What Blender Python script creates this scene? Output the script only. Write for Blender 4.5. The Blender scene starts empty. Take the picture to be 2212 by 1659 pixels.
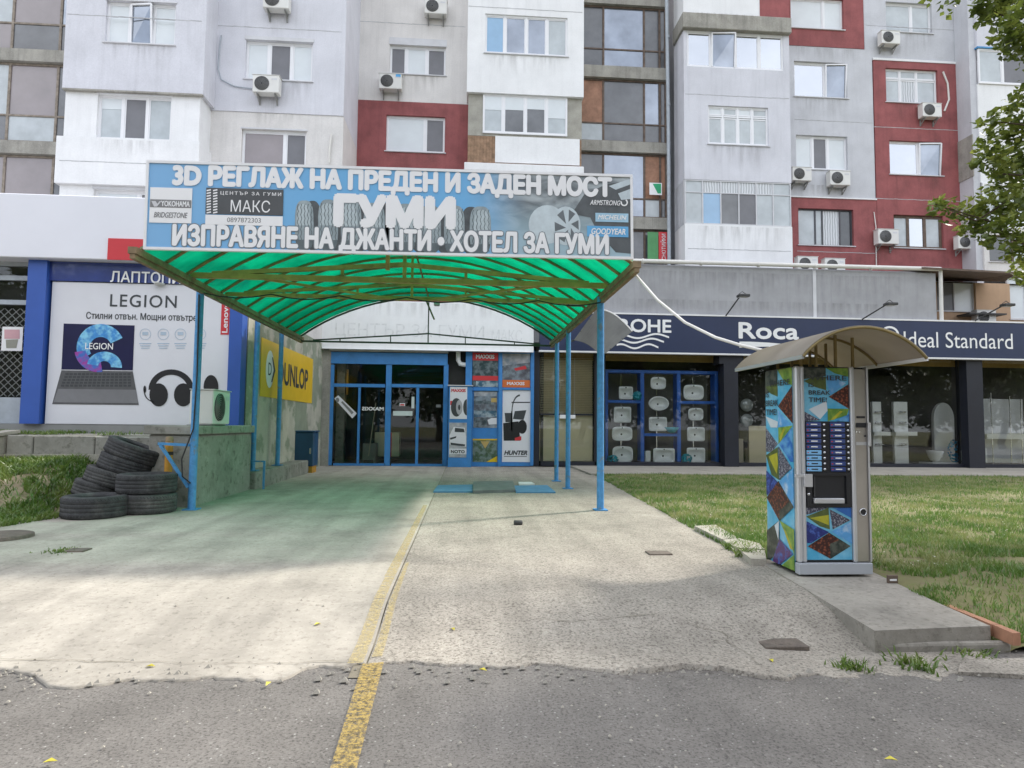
import bpy, bmesh, math, random
from mathutils import Vector as V, Matrix, noise as mnoise
from mathutils.geometry import delaunay_2d_cdt, interpolate_bezier
random.seed(7)
S = bpy.context.scene
COL = S.collection
# ------------------------------------------------------------------ camera
F, EYE = 1400., 1.3                      # focal length in pixels of a 2212 px wide picture, eye height
YAW, PIT, ROL = math.atan(101/1400.), math.atan(88.5/1400.), .010
CD = V((math.sin(YAW)*math.cos(PIT), math.cos(YAW)*math.cos(PIT), math.sin(PIT)))
CR = V((math.cos(YAW), -math.sin(YAW), 0)); CU = CR.cross(CD)
CI = CR*math.cos(ROL)+CU*math.sin(ROL); CJ = CU*math.cos(ROL)-CR*math.sin(ROL)
CP = V((0, 0, EYE))
cam = bpy.data.cameras.new('camera'); co = bpy.data.objects.new('camera', cam); COL.objects.link(co)
cam.sensor_width = 36; cam.lens = 36*F/2212; cam.clip_end = 400; cam.clip_start = .05
mw = Matrix((CI, CJ, -CD)).transposed().to_4x4(); mw.translation = CP; co.matrix_world = mw
S.camera = co
# ------------------------------------------------------------------ light
SUN = V((.917, .50, 1.0)).normalized()
w = bpy.data.worlds.new('World'); S.world = w; w.use_nodes = True
nt = w.node_tree; bg = nt.nodes['Background']
sky = nt.nodes.new('ShaderNodeTexSky'); sky.sky_type = 'NISHITA'; sky.sun_disc = False
sky.sun_elevation = math.asin(SUN.z); sky.sun_rotation = math.atan2(SUN.x, SUN.y)
sky.dust_density = 3.0; sky.air_density = 1.0; sky.ozone_density = 1.0
tc = nt.nodes.new('ShaderNodeTexCoord'); cn = nt.nodes.new('ShaderNodeTexNoise'); cn.inputs['Scale'].default_value = 2.2
cn.inputs['Detail'].default_value = 6; nt.links.new(tc.outputs['Generated'], cn.inputs['Vector'])
rp = nt.nodes.new('ShaderNodeMapRange'); rp.inputs[1].default_value = .35; rp.inputs[2].default_value = .65
rp.inputs[3].default_value = .35; rp.inputs[4].default_value = .95; nt.links.new(cn.outputs['Fac'], rp.inputs[0])
mx = nt.nodes.new('ShaderNodeMix'); mx.data_type = 'RGBA'; nt.links.new(rp.outputs[0], mx.inputs[0])
nt.links.new(sky.outputs[0], mx.inputs[6]); mx.inputs[7].default_value = (8.6, 8.9, 9.5, 1)   # thin white cloud
nt.links.new(mx.outputs[2], bg.inputs[0]); bg.inputs[1].default_value = .10
sl = bpy.data.lights.new('sun', 'SUN'); so = bpy.data.objects.new('sun', sl); COL.objects.link(so)
sl.energy = 1.75; sl.angle = math.radians(3.5); sl.color = (1, .95, .86)
so.rotation_euler = SUN.to_track_quat('Z', 'Y').to_euler(); so.location = (20, 10, 30)
S.view_settings.view_transform = 'Standard'; S.view_settings.look = 'None'; S.view_settings.gamma = 1
S.view_settings.exposure = 1.27
# ------------------------------------------------------------------ helpers
def ray(x, y): return CD+CI*((x-1106)/F)+CJ*((829.5-y)/F)
def fp(x, y, Y): q = ray(x, y); return CP+q*(Y/q.y)
def gp(x, y, z=0): q = ray(x, y); return CP+q*((z-EYE)/q.z)
def sm(t): t = max(0, min(1, t)); return t*t*(3-2*t)
def gz(Y, x=0): return -(.09+.08*sm((x-1.)/1.5))*sm((5.05-Y)/.95)
def gr(x, y):                                   # pixel -> point on the drive, which falls towards the road
    z = 0
    for _ in range(12): p = gp(x, y, z); z = gz(p.y, p.x)
    return p
def rect(x0, y0, x1, y1, Y):                    # pixel box -> x0, x1, z0, z1 on a wall
    ym, xm = (y0+y1)/2, (x0+x1)/2
    return fp(x0, ym, Y).x, fp(x1, ym, Y).x, fp(xm, y1, Y).z, fp(xm, y0, Y).z
MATS = {}
def N(nt, t, **k):
    n = nt.nodes.new('ShaderNode'+t)
    for a, b in k.items(): setattr(n, a, b)
    return n
def mat(name, col=(.5, .5, .5), rough=.7, metal=0, var=.12, scale=1.5, col2=None, thr=(.45, .6), bump=0, bs=40, fine=0, fs=60, streak=0, coat=0, spec=.5, emit=0, alpha=1, trans=0):
    if name in MATS: return MATS[name]
    m = bpy.data.materials.new(name); m.use_nodes = True; t = m.node_tree; L = t.links.new
    b = t.nodes['Principled BSDF']; g = N(t, 'NewGeometry')
    b.inputs['Roughness'].default_value = rough; b.inputs['Metallic'].default_value = metal
    b.inputs['Coat Weight'].default_value = coat; b.inputs['Coat Roughness'].default_value = .03
    b.inputs['Specular IOR Level'].default_value = spec
    def noise(sc, det=5, vec=None, ro=.6):
        n = N(t, 'TexNoise'); n.inputs['Scale'].default_value = sc; n.inputs['Detail'].default_value = det
        n.inputs['Roughness'].default_value = ro; L(vec or g.outputs['Position'], n.inputs['Vector']); return n.outputs['Fac']
    def mr(src, a, bb, c, d):
        n = N(t, 'MapRange'); L(src, n.inputs[0])
        for i, q in enumerate((a, bb, c, d)): n.inputs[i+1].default_value = q
        return n.outputs[0]
    def mix(f, A, B, ty='MIX'):
        n = N(t, 'Mix', data_type='RGBA', blend_type=ty)
        for i, q in ((0, f), (6, A), (7, B)):
            if isinstance(q, (int, float)): n.inputs[i].default_value = q
            elif isinstance(q, tuple): n.inputs[i].default_value = (*q, 1)
            else: L(q, n.inputs[i])
        return n.outputs[2]
    c = tuple(col)
    if col2: c = mix(mr(noise(scale), thr[0], thr[1], 0, 1), c, tuple(col2))
    if var:
        f = mr(noise(scale*1.7, 8), .3, .7, 1-var, 1+var)
        n = N(t, 'CombineColor'); [L(f, n.inputs[i]) for i in range(3)]
        c = mix(1., c, n.outputs[0], 'MULTIPLY')
    if fine:
        f = mr(noise(fs, 3, ro=.8), .35, .65, 1-fine, 1+fine)
        n = N(t, 'CombineColor'); [L(f, n.inputs[i]) for i in range(3)]
        c = mix(1., c, n.outputs[0], 'MULTIPLY')
    if streak:
        mp = N(t, 'Mapping'); mp.inputs['Scale'].default_value = (5, 5, .35); L(g.outputs['Position'], mp.inputs['Vector'])
        f = mr(noise(1.3, 7, mp.outputs[0]), .5, .75, 1, 1-streak)
        n = N(t, 'CombineColor'); [L(f, n.inputs[i]) for i in range(3)]
        c = mix(1., c, n.outputs[0], 'MULTIPLY')
    if isinstance(c, tuple): b.inputs['Base Color'].default_value = (*c, 1)
    else: L(c, b.inputs['Base Color'])
    if bump:
        bn = N(t, 'Bump'); bn.inputs['Strength'].default_value = bump; bn.inputs['Distance'].default_value = .01
        L(noise(bs, 4), bn.inputs['Height']); L(bn.outputs[0], b.inputs['Normal'])
    if emit:
        b.inputs['Emission Color'].default_value = (*col, 1); b.inputs['Emission Strength'].default_value = emit
    MATS[name] = m; return m
def tag(o, label=None, cat=None, group=None, kind=None):
    for k, v in (('label', label), ('category', cat), ('group', group), ('kind', kind)):
        if v: o[k] = v
    return o
def E(name, label, cat, base=(0, 0, 0), group=None):
    o = bpy.data.objects.new(name, None); o.empty_display_size = .2; o.location = base; COL.objects.link(o)
    return tag(o, label, cat, group)
def root(o):
    while o.parent: o = o.parent
    return o
class M:
    def __init__(s): s.v = []; s.f = []; s.smooth = []
    def add(s, vs, fs, smooth=False):
        n = len(s.v); s.v += [V(p) for p in vs]; s.f += [tuple(i+n for i in f) for f in fs]; s.smooth += [smooth]*len(fs); return s
    def box(s, x0, x1, y0, y1, z0, z1):
        x0, x1 = min(x0, x1), max(x0, x1); y0, y1 = min(y0, y1), max(y0, y1); z0, z1 = min(z0, z1), max(z0, z1)
        return s.add([(x, y, z) for z in (z0, z1) for y in (y0, y1) for x in (x0, x1)], [(0, 2, 3, 1), (4, 5, 7, 6), (0, 1, 5, 4), (2, 6, 7, 3), (0, 4, 6, 2), (1, 3, 7, 5)])
    def bbox(s, x0, x1, y0, y1, z0, z1, bv=.01, seg=2):
        bm = bmesh.new(); r = bmesh.ops.create_cube(bm, size=1)
        for q in bm.verts: q.co = V(((x0+x1)/2+q.co.x*(x1-x0), (y0+y1)/2+q.co.y*(y1-y0), (z0+z1)/2+q.co.z*(z1-z0)))
        bmesh.ops.bevel(bm, geom=bm.edges[:], offset=bv, segments=seg, affect='EDGES', profile=.5)
        bm.verts.index_update(); s.add([q.co.copy() for q in bm.verts], [[q.index for q in f.verts] for f in bm.faces]); bm.free(); return s
    def poly(s, pts): return s.add(pts, [tuple(range(len(pts)))])
    def prism(s, pts, off):
        n = len(pts); off = V(off); a = [V(p) for p in pts]
        return s.add(a+[p+off for p in a], [tuple(range(n))[::-1], tuple(range(n, 2*n))]+[(i, (i+1) % n, n+(i+1) % n, n+i) for i in range(n)])
    def tube(s, pts, r, n=6, caps=True):
        pts = [V(p) for p in pts]; rs = r if isinstance(r, (list, tuple)) else [r]*len(pts); vs = []; up = None
        for k, p in enumerate(pts):
            t = (pts[min(k+1, len(pts)-1)]-pts[max(k-1, 0)]).normalized()
            if up is None: up = V((0, 0, 1)) if abs(t.z) < .9 else V((1, 0, 0))
            a = t.cross(up).normalized(); b = a.cross(t).normalized(); up = b
            vs += [p+(a*math.cos(2*math.pi*i/n)+b*math.sin(2*math.pi*i/n))*rs[k] for i in range(n)]
        fs = [(k*n+i, k*n+(i+1) % n, (k+1)*n+(i+1) % n, (k+1)*n+i) for k in range(len(pts)-1) for i in range(n)]
        s.add(vs, fs, True)
        if caps: s.add(vs[:n], [tuple(range(n))[::-1]]); s.add(vs[-n:], [tuple(range(n))])
        return s
    def bar(s, a, b, wx, wz):                     # square bar between two points
        a, b = V(a), V(b); t = (b-a).normalized(); up = V((0, 0, 1)) if abs(t.z) < .9 else V((0, 1, 0))
        p = t.cross(up).normalized()*wx/2; q = p.cross(t).normalized()*wz/2
        vs = [c+e*p+g*q for c in (a, b) for e, g in ((-1, -1), (1, -1), (1, 1), (-1, 1))]
        return s.add(vs, [(3, 2, 1, 0), (4, 5, 6, 7)]+[(i, (i+1) % 4, 4+(i+1) % 4, 4+i) for i in range(4)])
    def lathe(s, prof, c=(0, 0, 0), ax='Z', n=24, closed=False):
        c = V(c); vs = []
        for i in range(n):
            a = 2*math.pi*i/n
            for r, h in prof:
                p = V((r*math.cos(a), r*math.sin(a), h))
                if ax == 'Y': p = V((p.x, h, p.y))
                if ax == 'X': p = V((h, p.x, p.y))
                vs.append(c+p)
        m = len(prof); fs = []
        for i in range(n):
            for k in range(m if closed else m-1):
                fs.append((i*m+k, ((i+1) % n)*m+k, ((i+1) % n)*m+(k+1) % m, i*m+(k+1) % m))
        return s.add(vs, fs, True)
    def o(s, name, mt, parent=None, label=None, cat=None, group=None, kind=None, base=None):
        me = bpy.data.meshes.new(name); r = root(parent).location if parent else (V(base) if base else V((0, 0, 0)))
        me.from_pydata([p-r for p in s.v], [], s.f); 
        me.polygons.foreach_set('use_smooth', s.smooth)
        if len(s.f) < 20000:
            bm = bmesh.new(); bm.from_mesh(me); bmesh.ops.recalc_face_normals(bm, faces=bm.faces[:]); bm.to_mesh(me); bm.free()
        me.update()
        if isinstance(mt, str): mt = MATS[mt]
        me.materials.append(mt)
        ob = bpy.data.objects.new(name, me); COL.objects.link(ob)
        if parent: ob.parent = parent
        elif base: ob.location = base
        return tag(ob, label, cat, group, kind)
def dup(o, parent=None):
    c = o.copy(); COL.objects.link(c); c.parent = parent
    for ch in o.children: dup(ch, c)
    return c
class Fr:                                         # a flat face: pixels -> (u, v) on it -> points a little in front of it
    def __init__(s, O, u, n): s.O = V(O); s.u = V(u).normalized(); s.n = V(n).normalized(); s.v = s.n.cross(s.u)
    def uv(s, x, y):
        q = ray(x, y); p = CP+q*((s.O-CP).dot(s.n)/q.dot(s.n))-s.O; return p.dot(s.u), p.dot(s.v)
    def w(s, u, v, off=0): return s.O+s.u*u+s.v*v+s.n*off
    def p(s, x, y, off=0): return s.w(*s.uv(x, y), off)
    def box(s, x0, y0, x1, y1):
        ym, xm = (y0+y1)/2, (x0+x1)/2; return s.uv(x0, ym)[0], s.uv(xm, y1)[1], s.uv(x1, ym)[0], s.uv(xm, y0)[1]
def FY(Y): return Fr((0, Y, 0), (1, 0, 0), (0, -1, 0))
def sheet(fr, b, off, th=.003):                   # uv box -> thin panel standing off the face
    m = M(); u0, v0, u1, v1 = b
    return m.prism([fr.w(u0, v0, off), fr.w(u1, v0, off), fr.w(u1, v1, off), fr.w(u0, v1, off)], fr.n*th)
def pic(fr, name, mt, parent, x0, y0, x1, y1, off=.004, th=.003): return sheet(fr, fr.box(x0, y0, x1, y1), off, th).o(name, mt, parent)
def shp(fr, name, mt, parent, pts, off=.006, th=.002): return M().prism([fr.p(x, y, off) for x, y in pts], fr.n*th).o(name, mt, parent)
def ell(x, y, rx, ry, n=24, a0=0, a1=360): return [(x+rx*math.cos(math.radians(a0+(a1-a0)*i/n)), y+ry*math.sin(math.radians(a0+(a1-a0)*i/n))) for i in range(n if a1-a0 == 360 else n+1)]
def text(fr, s, x0, y0, x1, y1, mt, parent, off=.01, bold=0, shear=0, rot=0, uvbox=None, name='lettering', mirror=False, space=1, grow=0):
    cu = bpy.data.curves.new('t', 'FONT'); cu.body = s; cu.shear = shear; cu.space_character = space; cu.resolution_u = 4
    ob = bpy.data.objects.new('t', cu); COL.objects.link(ob); bpy.context.view_layer.update()
    c2 = ob.to_curve(bpy.context.evaluated_depsgraph_get()); outs = []
    for sp_ in c2.splines:
        bz = sp_.bezier_points; q = []
        for i_, k0 in enumerate(bz):
            k1 = bz[(i_+1) % len(bz)]; st = (k0.handle_right-k0.co).cross(k1.co-k0.co).length < 1e-6 and (k1.handle_left-k1.co).cross(k1.co-k0.co).length < 1e-6
            q += [k0.co.copy()] if st else interpolate_bezier(k0.co, k0.handle_right, k1.handle_left, k1.co, 5)[:-1]
        if len(q) < 3: continue
        outs.append(q)
    ob.to_curve_clear(); bpy.data.objects.remove(ob); bpy.data.curves.remove(cu)
    gl_ = []                                             # contours that overlap sideways belong to one glyph
    for q in sorted(outs, key=lambda q: min(p.x for p in q)):
        lo_, hi_ = min(p.x for p in q), max(p.x for p in q)
        if gl_ and lo_ < gl_[-1][0]-1e-4: gl_[-1][0] = max(hi_, gl_[-1][0]); gl_[-1][1].append(q)
        else: gl_.append([hi_, [q]])
    P, F0 = [], []
    for _, cs_ in gl_:
        vs_ = [p.to_2d() for q in cs_ for p in q]; ed_ = []; n0 = 0
        for q in cs_: ed_ += [(n0+i_, n0+(i_+1) % len(q)) for i_ in range(len(q))]; n0 += len(q)
        sg2 = [(vs_[i_], vs_[j_]) for i_, j_ in ed_]; R_ = delaunay_2d_cdt(vs_, ed_, [], 0, 1e-6, False); n0 = len(P); P += [(p.x, p.y) for p in R_[0]]
        for t_ in R_[2]:
            cx_ = sum(R_[0][k].x for k in t_)/len(t_); cy_ = sum(R_[0][k].y for k in t_)/len(t_); w_n = 0
            for A_, B_ in sg2:
                if (A_.y <= cy_) != (B_.y <= cy_) and A_.x+(B_.x-A_.x)*(cy_-A_.y)/(B_.y-A_.y) > cx_: w_n += 1 if B_.y > A_.y else -1
            if w_n: F0.append(tuple(k+n0 for k in t_))
    if rot == 90: P = [(-y, x) for x, y in P]
    if mirror: P = [(-x, y) for x, y in P]
    xs = [p[0] for p in P]; ys = [p[1] for p in P]; a, b, c, d = min(xs), max(xs), min(ys), max(ys)
    u0, v0, u1, v1 = uvbox or fr.box(x0, y0, x1, y1); u0 -= grow; u1 += grow; v0 -= grow; v1 += grow
    m = M()
    rb = bold*(v1-v0)/max(.01, d-c)*.75; u0 += rb; u1 -= rb; v0 += rb; v1 -= rb           # heavy weight: the glyph printed again around itself
    for k in range(9 if bold else 1):
        a_ = k*math.pi/4; du, dv = (rb*math.cos(a_), rb*math.sin(a_)) if k < 8 and bold else (0, 0)
        m.add([fr.w(u0+(x-a)/(b-a)*(u1-u0)+du, v0+(y-c)/(d-c)*(v1-v0)+dv, off+.00018*k) for x, y in P], F0)
    return m.o(name, mt, parent)
# ------------------------------------------------------------------ materials
mat('lavender', (.63, .63, .675), .85, var=.08, scale=.6, streak=.09, fine=.05, fs=25)
mat('cream_wall', (.68, .655, .635), .85, var=.08, scale=.7, streak=.10, fine=.05, fs=25)
mat('white_wall', (.80, .80, .805), .8, var=.06, scale=.7, streak=.06, fine=.03, fs=25)
mat('grey_wall', (.55, .555, .585), .85, var=.10, scale=.7, streak=.07, fine=.05, fs=25)
mat('red_wall', (.285, .085, .085), .8, var=.25, scale=.9, streak=.15, fine=.08, fs=30)
mat('old_concrete', (.33, .315, .28), .9, var=.22, scale=1.1, streak=.3, fine=.12, fs=30)
mat('bare_block', (.36, .345, .30), .9, var=.18, scale=1.6, fine=.1, fs=40)
mat('raw_wood', (.30, .19, .12), .85, var=.35, scale=3, streak=.3)
mat('tan_wall', (.50, .33, .21), .85, var=.08, scale=.8, streak=.1)
mat('grey_membrane', (.36, .36, .375), .7, var=.14, scale=.7, streak=.14)
mat('pvc', (.80, .80, .82), .4, var=.03)
mat('brown_frame', (.13, .092, .07), .7, var=.35, scale=4)
mat('old_frame', (.26, .22, .18), .8, var=.35, scale=5)
mat('dark_alu', (.07, .07, .08), .5, var=.1)
mat('sill_metal', (.6, .6, .62), .5, var=.08)
mat('p_blind', (.66, .70, .72), .5, var=.05, scale=1.2, coat=.8)
mat('p_screen', (.16, .16, .175), .6, var=.12, scale=1.2, coat=.35)
mat('p_dark', (.045, .05, .055), .15, var=.2, coat=1)
mat('p_grey', (.12, .125, .135), .2, var=.3, scale=.8, coat=.8)
mat('p_pale', (.42, .46, .48), .3, var=.15, scale=1.2, coat=1)
mat('p_pink', (.25, .215, .22), .3, var=.15, scale=.6, coat=1)
mat('p_blue', (.24, .42, .62), .2, var=.1, scale=.8, coat=1)
mat('p_sky', (.52, .54, .57), .03, metal=.85, var=.02)
mat('p_skyd', (.30, .33, .38), .05, metal=.6, var=.2, scale=.7)
mat('p_board', (.34, .18, .115), .7, var=.3, scale=2)
def b_curt(t, L):
    g = N(t, 'NewGeometry'); wv = N(t, 'TexWave'); wv.inputs['Scale'].default_value = 3.2; wv.inputs['Distortion'].default_value = 2.5; wv.inputs['Detail'].default_value = 2; L(g.outputs['Position'], wv.inputs['Vector']); c = N(t, 'ValToRGB'); L(wv.outputs['Fac'], c.inputs[0]); e = c.color_ramp.elements; e[0].color = (.36, .38, .40, 1); e[1].color = (.66, .68, .70, 1)
    b = N(t, 'BsdfPrincipled'); L(c.outputs[0], b.inputs['Base Color']); b.inputs['Roughness'].default_value = .6; b.inputs['Coat Weight'].default_value = .8; b.inputs['Coat Roughness'].default_value = .03; return b.outputs[0]
CURT = b_curt
mat('ac_white', (.70, .69, .66), .45, var=.05)
mat('ac_dark', (.035, .035, .04), .6, var=.1)
mat('ac_grey', (.26, .26, .25), .6, var=.1)
mat('steel_dark', (.05, .05, .05), .6, var=.2)
mat('pipe_grey', (.40, .44, .48), .5, var=.12, scale=3)
mat('white_paint', (.82, .82, .82), .5, var=.04)
mat('cable_black', (.02, .02, .02), .6, var=0)
mat('cable_white', (.72, .70, .66), .5, var=.06)
mat('blue_paint', (.075, .28, .56), .6, var=.18, scale=7, fine=.08, fs=40, col2=(.16, .24, .32), thr=(.60, .66))
mat('blue_frame', (.05, .23, .56), .45, var=.12, scale=2, fine=.05, fs=30)
mat('olive', (.36, .30, .08), .6, var=.25, scale=3, col2=(.24, .17, .06), thr=(.55, .7))
mat('rib_brown', (.22, .165, .06), .7, var=.3, scale=3)
mat('rust_beam', (.24, .175, .10), .8, var=.35, scale=4)
mat('truss_dark', (.06, .07, .05), .6, var=.2)
mat('text_white', (.86, .86, .86), .5, var=.02)
mat('text_dark', (.05, .055, .06), .5, var=0)
mat('text_grey', (.22, .22, .22), .5, var=0)
mat('navy', (.022, .034, .085), .4, var=.08)
mat('black_frame', (.014, .016, .026), .45, var=.15)
mat('royal_blue', (.036, .105, .42), .4, var=.06)
mat('navy_band', (.028, .05, .22), .25, var=.2, coat=.5)
mat('red_sign', (.60, .035, .045), .45, var=.03)
mat('yellow_sign', (.78, .50, .015), .45, var=.05)
mat('porcelain', (.90, .91, .91), .12, var=.01, coat=.6)
mat('shelf_blue', (.035, .16, .62), .4, var=.04)
mat('turquoise', (.06, .50, .62), .5, var=.2, scale=8)
mat('beige_blind', (.76, .66, .46), .6, var=.04)
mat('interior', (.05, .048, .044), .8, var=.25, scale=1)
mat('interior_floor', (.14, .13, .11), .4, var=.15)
mat('cream_box', (.52, .52, .36), .6, var=.08)
mat('rubber', (.042, .042, .044), .85, var=.4, scale=5, col2=(.075, .073, .07), thr=(.5, .7), fine=.25, fs=50)
mat('rubber_dusty', (.062, .061, .060), .9, var=.4, scale=4, col2=(.10, .096, .09), thr=(.5, .68), fine=.25, fs=50)
mat('chrome', (.7, .7, .72), .12, metal=1, var=.03)
mat('alu', (.66, .67, .69), .36, metal=.75, var=.04)
mat('stainless', (.50, .47, .43), .33, metal=.85, var=.07, scale=3)
mat('base_grey', (.40, .42, .45), .45, var=.05)
mat('panel_black', (.018, .019, .022), .35, var=.1)
mat('wood_strip', (.42, .26, .08), .6, var=.15, scale=3)
mat('mdf', (.46, .40, .31), .6, var=.08)
mat('mirror', (.75, .78, .78), .03, metal=1, var=0)
mat('gas_yellow', (.52, .26, .03), .55, var=.2, scale=4)
mat('box_blue', (.02, .075, .16), .5, var=.15)
mat('brick_orange', (.40, .20, .12), .85, var=.2, scale=5)
mat('bark', (.09, .065, .045), .9, var=.35, scale=6, bump=.6, bs=20)
mat('mat_blue', (.10, .27, .46), .6, var=.15, scale=3)
mat('mat_grey', (.17, .19, .18), .7, var=.2, scale=3)
mat('cover_iron', (.13, .105, .085), .75, var=.3, scale=8, fine=.2, fs=80)
mat('stone_light', (.38, .355, .30), .9, var=.15, scale=3, fine=.12, fs=50)
def speck(name, base, dark, light, sc, amt=(.5, .5), patch=(.8, 1.15), rough=.9, bump=.5, chips=0, stain=0, track=0, thr=(.54, .66)):
    m = bpy.data.materials.new(name); m.use_nodes = True; t = m.node_tree; L = t.links.new; b = t.nodes['Principled BSDF']
    g = N(t, 'NewGeometry'); b.inputs['Roughness'].default_value = rough; b.inputs['Specular IOR Level'].default_value = .25
    def nz(s, d=4, r=.6):
        n = N(t, 'TexNoise'); n.inputs['Scale'].default_value = s; n.inputs['Detail'].default_value = d; n.inputs['Roughness'].default_value = r
        L(g.outputs['Position'], n.inputs['Vector']); return n.outputs['Fac']
    def mr(src, a, bb, c, d):
        n = N(t, 'MapRange'); L(src, n.inputs[0])
        for i, q in enumerate((a, bb, c, d)): n.inputs[i+1].default_value = q
        return n.outputs[0]
    def mix(f, A, B, ty='MIX'):
        n = N(t, 'Mix', data_type='RGBA', blend_type=ty)
        for i, q in ((0, f), (6, A), (7, B)):
            if isinstance(q, (int, float)): n.inputs[i].default_value = q
            elif isinstance(q, tuple): n.inputs[i].default_value = (*q, 1)
            else: L(q, n.inputs[i])
        return n.outputs[2]
    n1 = nz(sc, 3, .7); c = mix(mr(n1, thr[0], thr[1], 0, amt[0]), base, dark); c = mix(mr(nz(sc*.7+3, 3, .7), .56, .68, 0, amt[1]), c, light)
    for s_, lo, hi in ((.45, patch[0], patch[1]), (2.3, .88, 1.1), (9, .93, 1.06)):
        f = mr(nz(s_, 5), .3, .7, lo, hi); cc = N(t, 'CombineColor'); [L(f, cc.inputs[i]) for i in range(3)]
        c = mix(1., c, cc.outputs[0], 'MULTIPLY')
    def mul(f):
        cc = N(t, 'CombineColor'); [L(f, cc.inputs[i]) for i in range(3)]; return mix(1., c, cc.outputs[0], 'MULTIPLY')
    if stain: c = mul(mr(nz(1.05, 9, .65), .52, .70, 1, 1-stain)); c = mul(mr(nz(4.6, 8, .7), .57, .70, 1, 1-stain*.8))
    if track:
        mp = N(t, 'Mapping'); mp.inputs['Scale'].default_value = (2.6, .16, 1); L(g.outputs['Position'], mp.inputs[0]); q = N(t, 'TexNoise'); q.inputs['Scale'].default_value = 1.; q.inputs['Detail'].default_value = 6; L(mp.outputs[0], q.inputs['Vector']); c = mul(mr(q.outputs['Fac'], .4, .62, 1.04, 1-track))
    if chips:
        v = N(t, 'TexVoronoi'); v.inputs['Scale'].default_value = 30; v.inputs['Randomness'].default_value = 1; L(g.outputs['Position'], v.inputs['Vector'])
        vr = N(t, 'Math', operation='GREATER_THAN'); sc_ = N(t, 'SeparateColor'); L(v.outputs['Color'], sc_.inputs[0]); L(sc_.outputs[0], vr.inputs[0]); vr.inputs[1].default_value = .72; vm_ = N(t, 'Math', operation='MULTIPLY'); L(mr(v.outputs['Distance'], .08, .2, chips, 0), vm_.inputs[0]); L(vr.outputs[0], vm_.inputs[1]); c = mix(vm_.outputs[0], c, (.46, .45, .42))
    L(c, b.inputs['Base Color'])
    bn = N(t, 'Bump'); bn.inputs['Strength'].default_value = bump; bn.inputs['Distance'].default_value = .008; L(n1, bn.inputs['Height']); L(bn.outputs[0], b.inputs['Normal'])
    MATS[name] = m
speck('asphalt', (.195, .181, .165), (.082, .075, .068), (.31, .295, .27), 70, (.8, .55), (.88, 1.1), chips=.7, stain=.14, track=.08, thr=(.5, .63))
speck('concrete_smooth', (.42, .385, .33), (.24, .215, .18), (.52, .48, .42), 26, (.55, .5), (.84, 1.08), bump=.4, stain=.30, track=.16, thr=(.55, .66))
speck('concrete_pebble', (.38, .345, .295), (.17, .15, .125), (.52, .475, .41), 52, (.9, .75), (.86, 1.1), bump=.8, stain=.24, track=.14, thr=(.50, .61))
speck('concrete_pad', (.33, .31, .27), (.24, .22, .19), (.40, .38, .34), 30, (.35, .3), (.88, 1.1), bump=.3)
speck('concrete_worn', (.33, .305, .265), (.19, .17, .14), (.43, .40, .35), 22, (.6, .5), (.8, 1.12), bump=.5, stain=.32)
speck('concrete_raw', (.32, .31, .275), (.15, .145, .12), (.43, .42, .38), 7, (.7, .45), (.72, 1.15), bump=.5, stain=.35)
speck('pavement', (.34, .315, .27), (.24, .22, .19), (.42, .39, .34), 9, (.35, .3), (.85, 1.12), bump=.3)
speck('soil', (.19, .18, .085), (.17, .135, .09), (.15, .21, .05), 9, (.7, .85), (.75, 1.2), bump=.8)
def special(name, build):
    m = bpy.data.materials.new(name); m.use_nodes = True; t = m.node_tree; t.nodes.clear(); o = N(t, 'OutputMaterial'); t.links.new(build(t, t.links.new), o.inputs[0]); MATS[name] = m
def b_glass(t, L):
    tr = N(t, 'BsdfTransparent'); tr.inputs[0].default_value = (.97, .985, .98, 1); gl = N(t, 'BsdfGlossy'); gl.inputs['Roughness'].default_value = .015
    lw = N(t, 'Fresnel'); lw.inputs[0].default_value = 1.42; mx = N(t, 'MixShader'); L(lw.outputs[0], mx.inputs[0]); L(tr.outputs[0], mx.inputs[1]); L(gl.outputs[0], mx.inputs[2]); return mx.outputs[0]
special('glass', b_glass); special('p_curtain', CURT)
def b_poly(col, dcol, k=.75, rough=.25, clear=None):
    def f(t, L, clear=clear):
        g = N(t, 'NewGeometry'); n = N(t, 'TexNoise'); n.inputs['Scale'].default_value = 2.4; n.inputs['Detail'].default_value = 6; L(g.outputs['Position'], n.inputs['Vector'])
        r = N(t, 'MapRange'); L(n.outputs['Fac'], r.inputs[0]); r.inputs[1].default_value = .35; r.inputs[2].default_value = .7
        mc = N(t, 'Mix', data_type='RGBA'); L(r.outputs[0], mc.inputs[0]); mc.inputs[6].default_value = (*col, 1); mc.inputs[7].default_value = (*dcol, 1)
        a = N(t, 'BsdfTranslucent'); L(mc.outputs[2], a.inputs[0]); d = N(t, 'BsdfDiffuse'); L(mc.outputs[2], d.inputs[0])
        m1 = N(t, 'MixShader'); m1.inputs[0].default_value = k; L(d.outputs[0], m1.inputs[1]); L(a.outputs[0], m1.inputs[2])
        gl = N(t, 'BsdfGlossy'); gl.inputs['Roughness'].default_value = rough; m2 = N(t, 'MixShader'); m2.inputs[0].default_value = .05
        L(m1.outputs[0], m2.inputs[1]); L(gl.outputs[0], m2.inputs[2])
        if clear: tp = N(t, 'BsdfTransparent'); tp.inputs[0].default_value = (*clear, 1); m3 = N(t, 'MixShader'); m3.inputs[0].default_value = .46; L(m2.outputs[0], m3.inputs[1]); L(tp.outputs[0], m3.inputs[2]); return m3.outputs[0]
        return m2.outputs[0]
    return f
special('green_sheet', b_poly((.050, .52, .37), (.045, .31, .23), .93, clear=(.03, .74, .47)))
special('brown_sheet', b_poly((.46, .41, .335), (.38, .335, .27), .5))
special('grey_sheet', b_poly((.20, .20, .18), (.15, .15, .135), .3))
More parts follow.
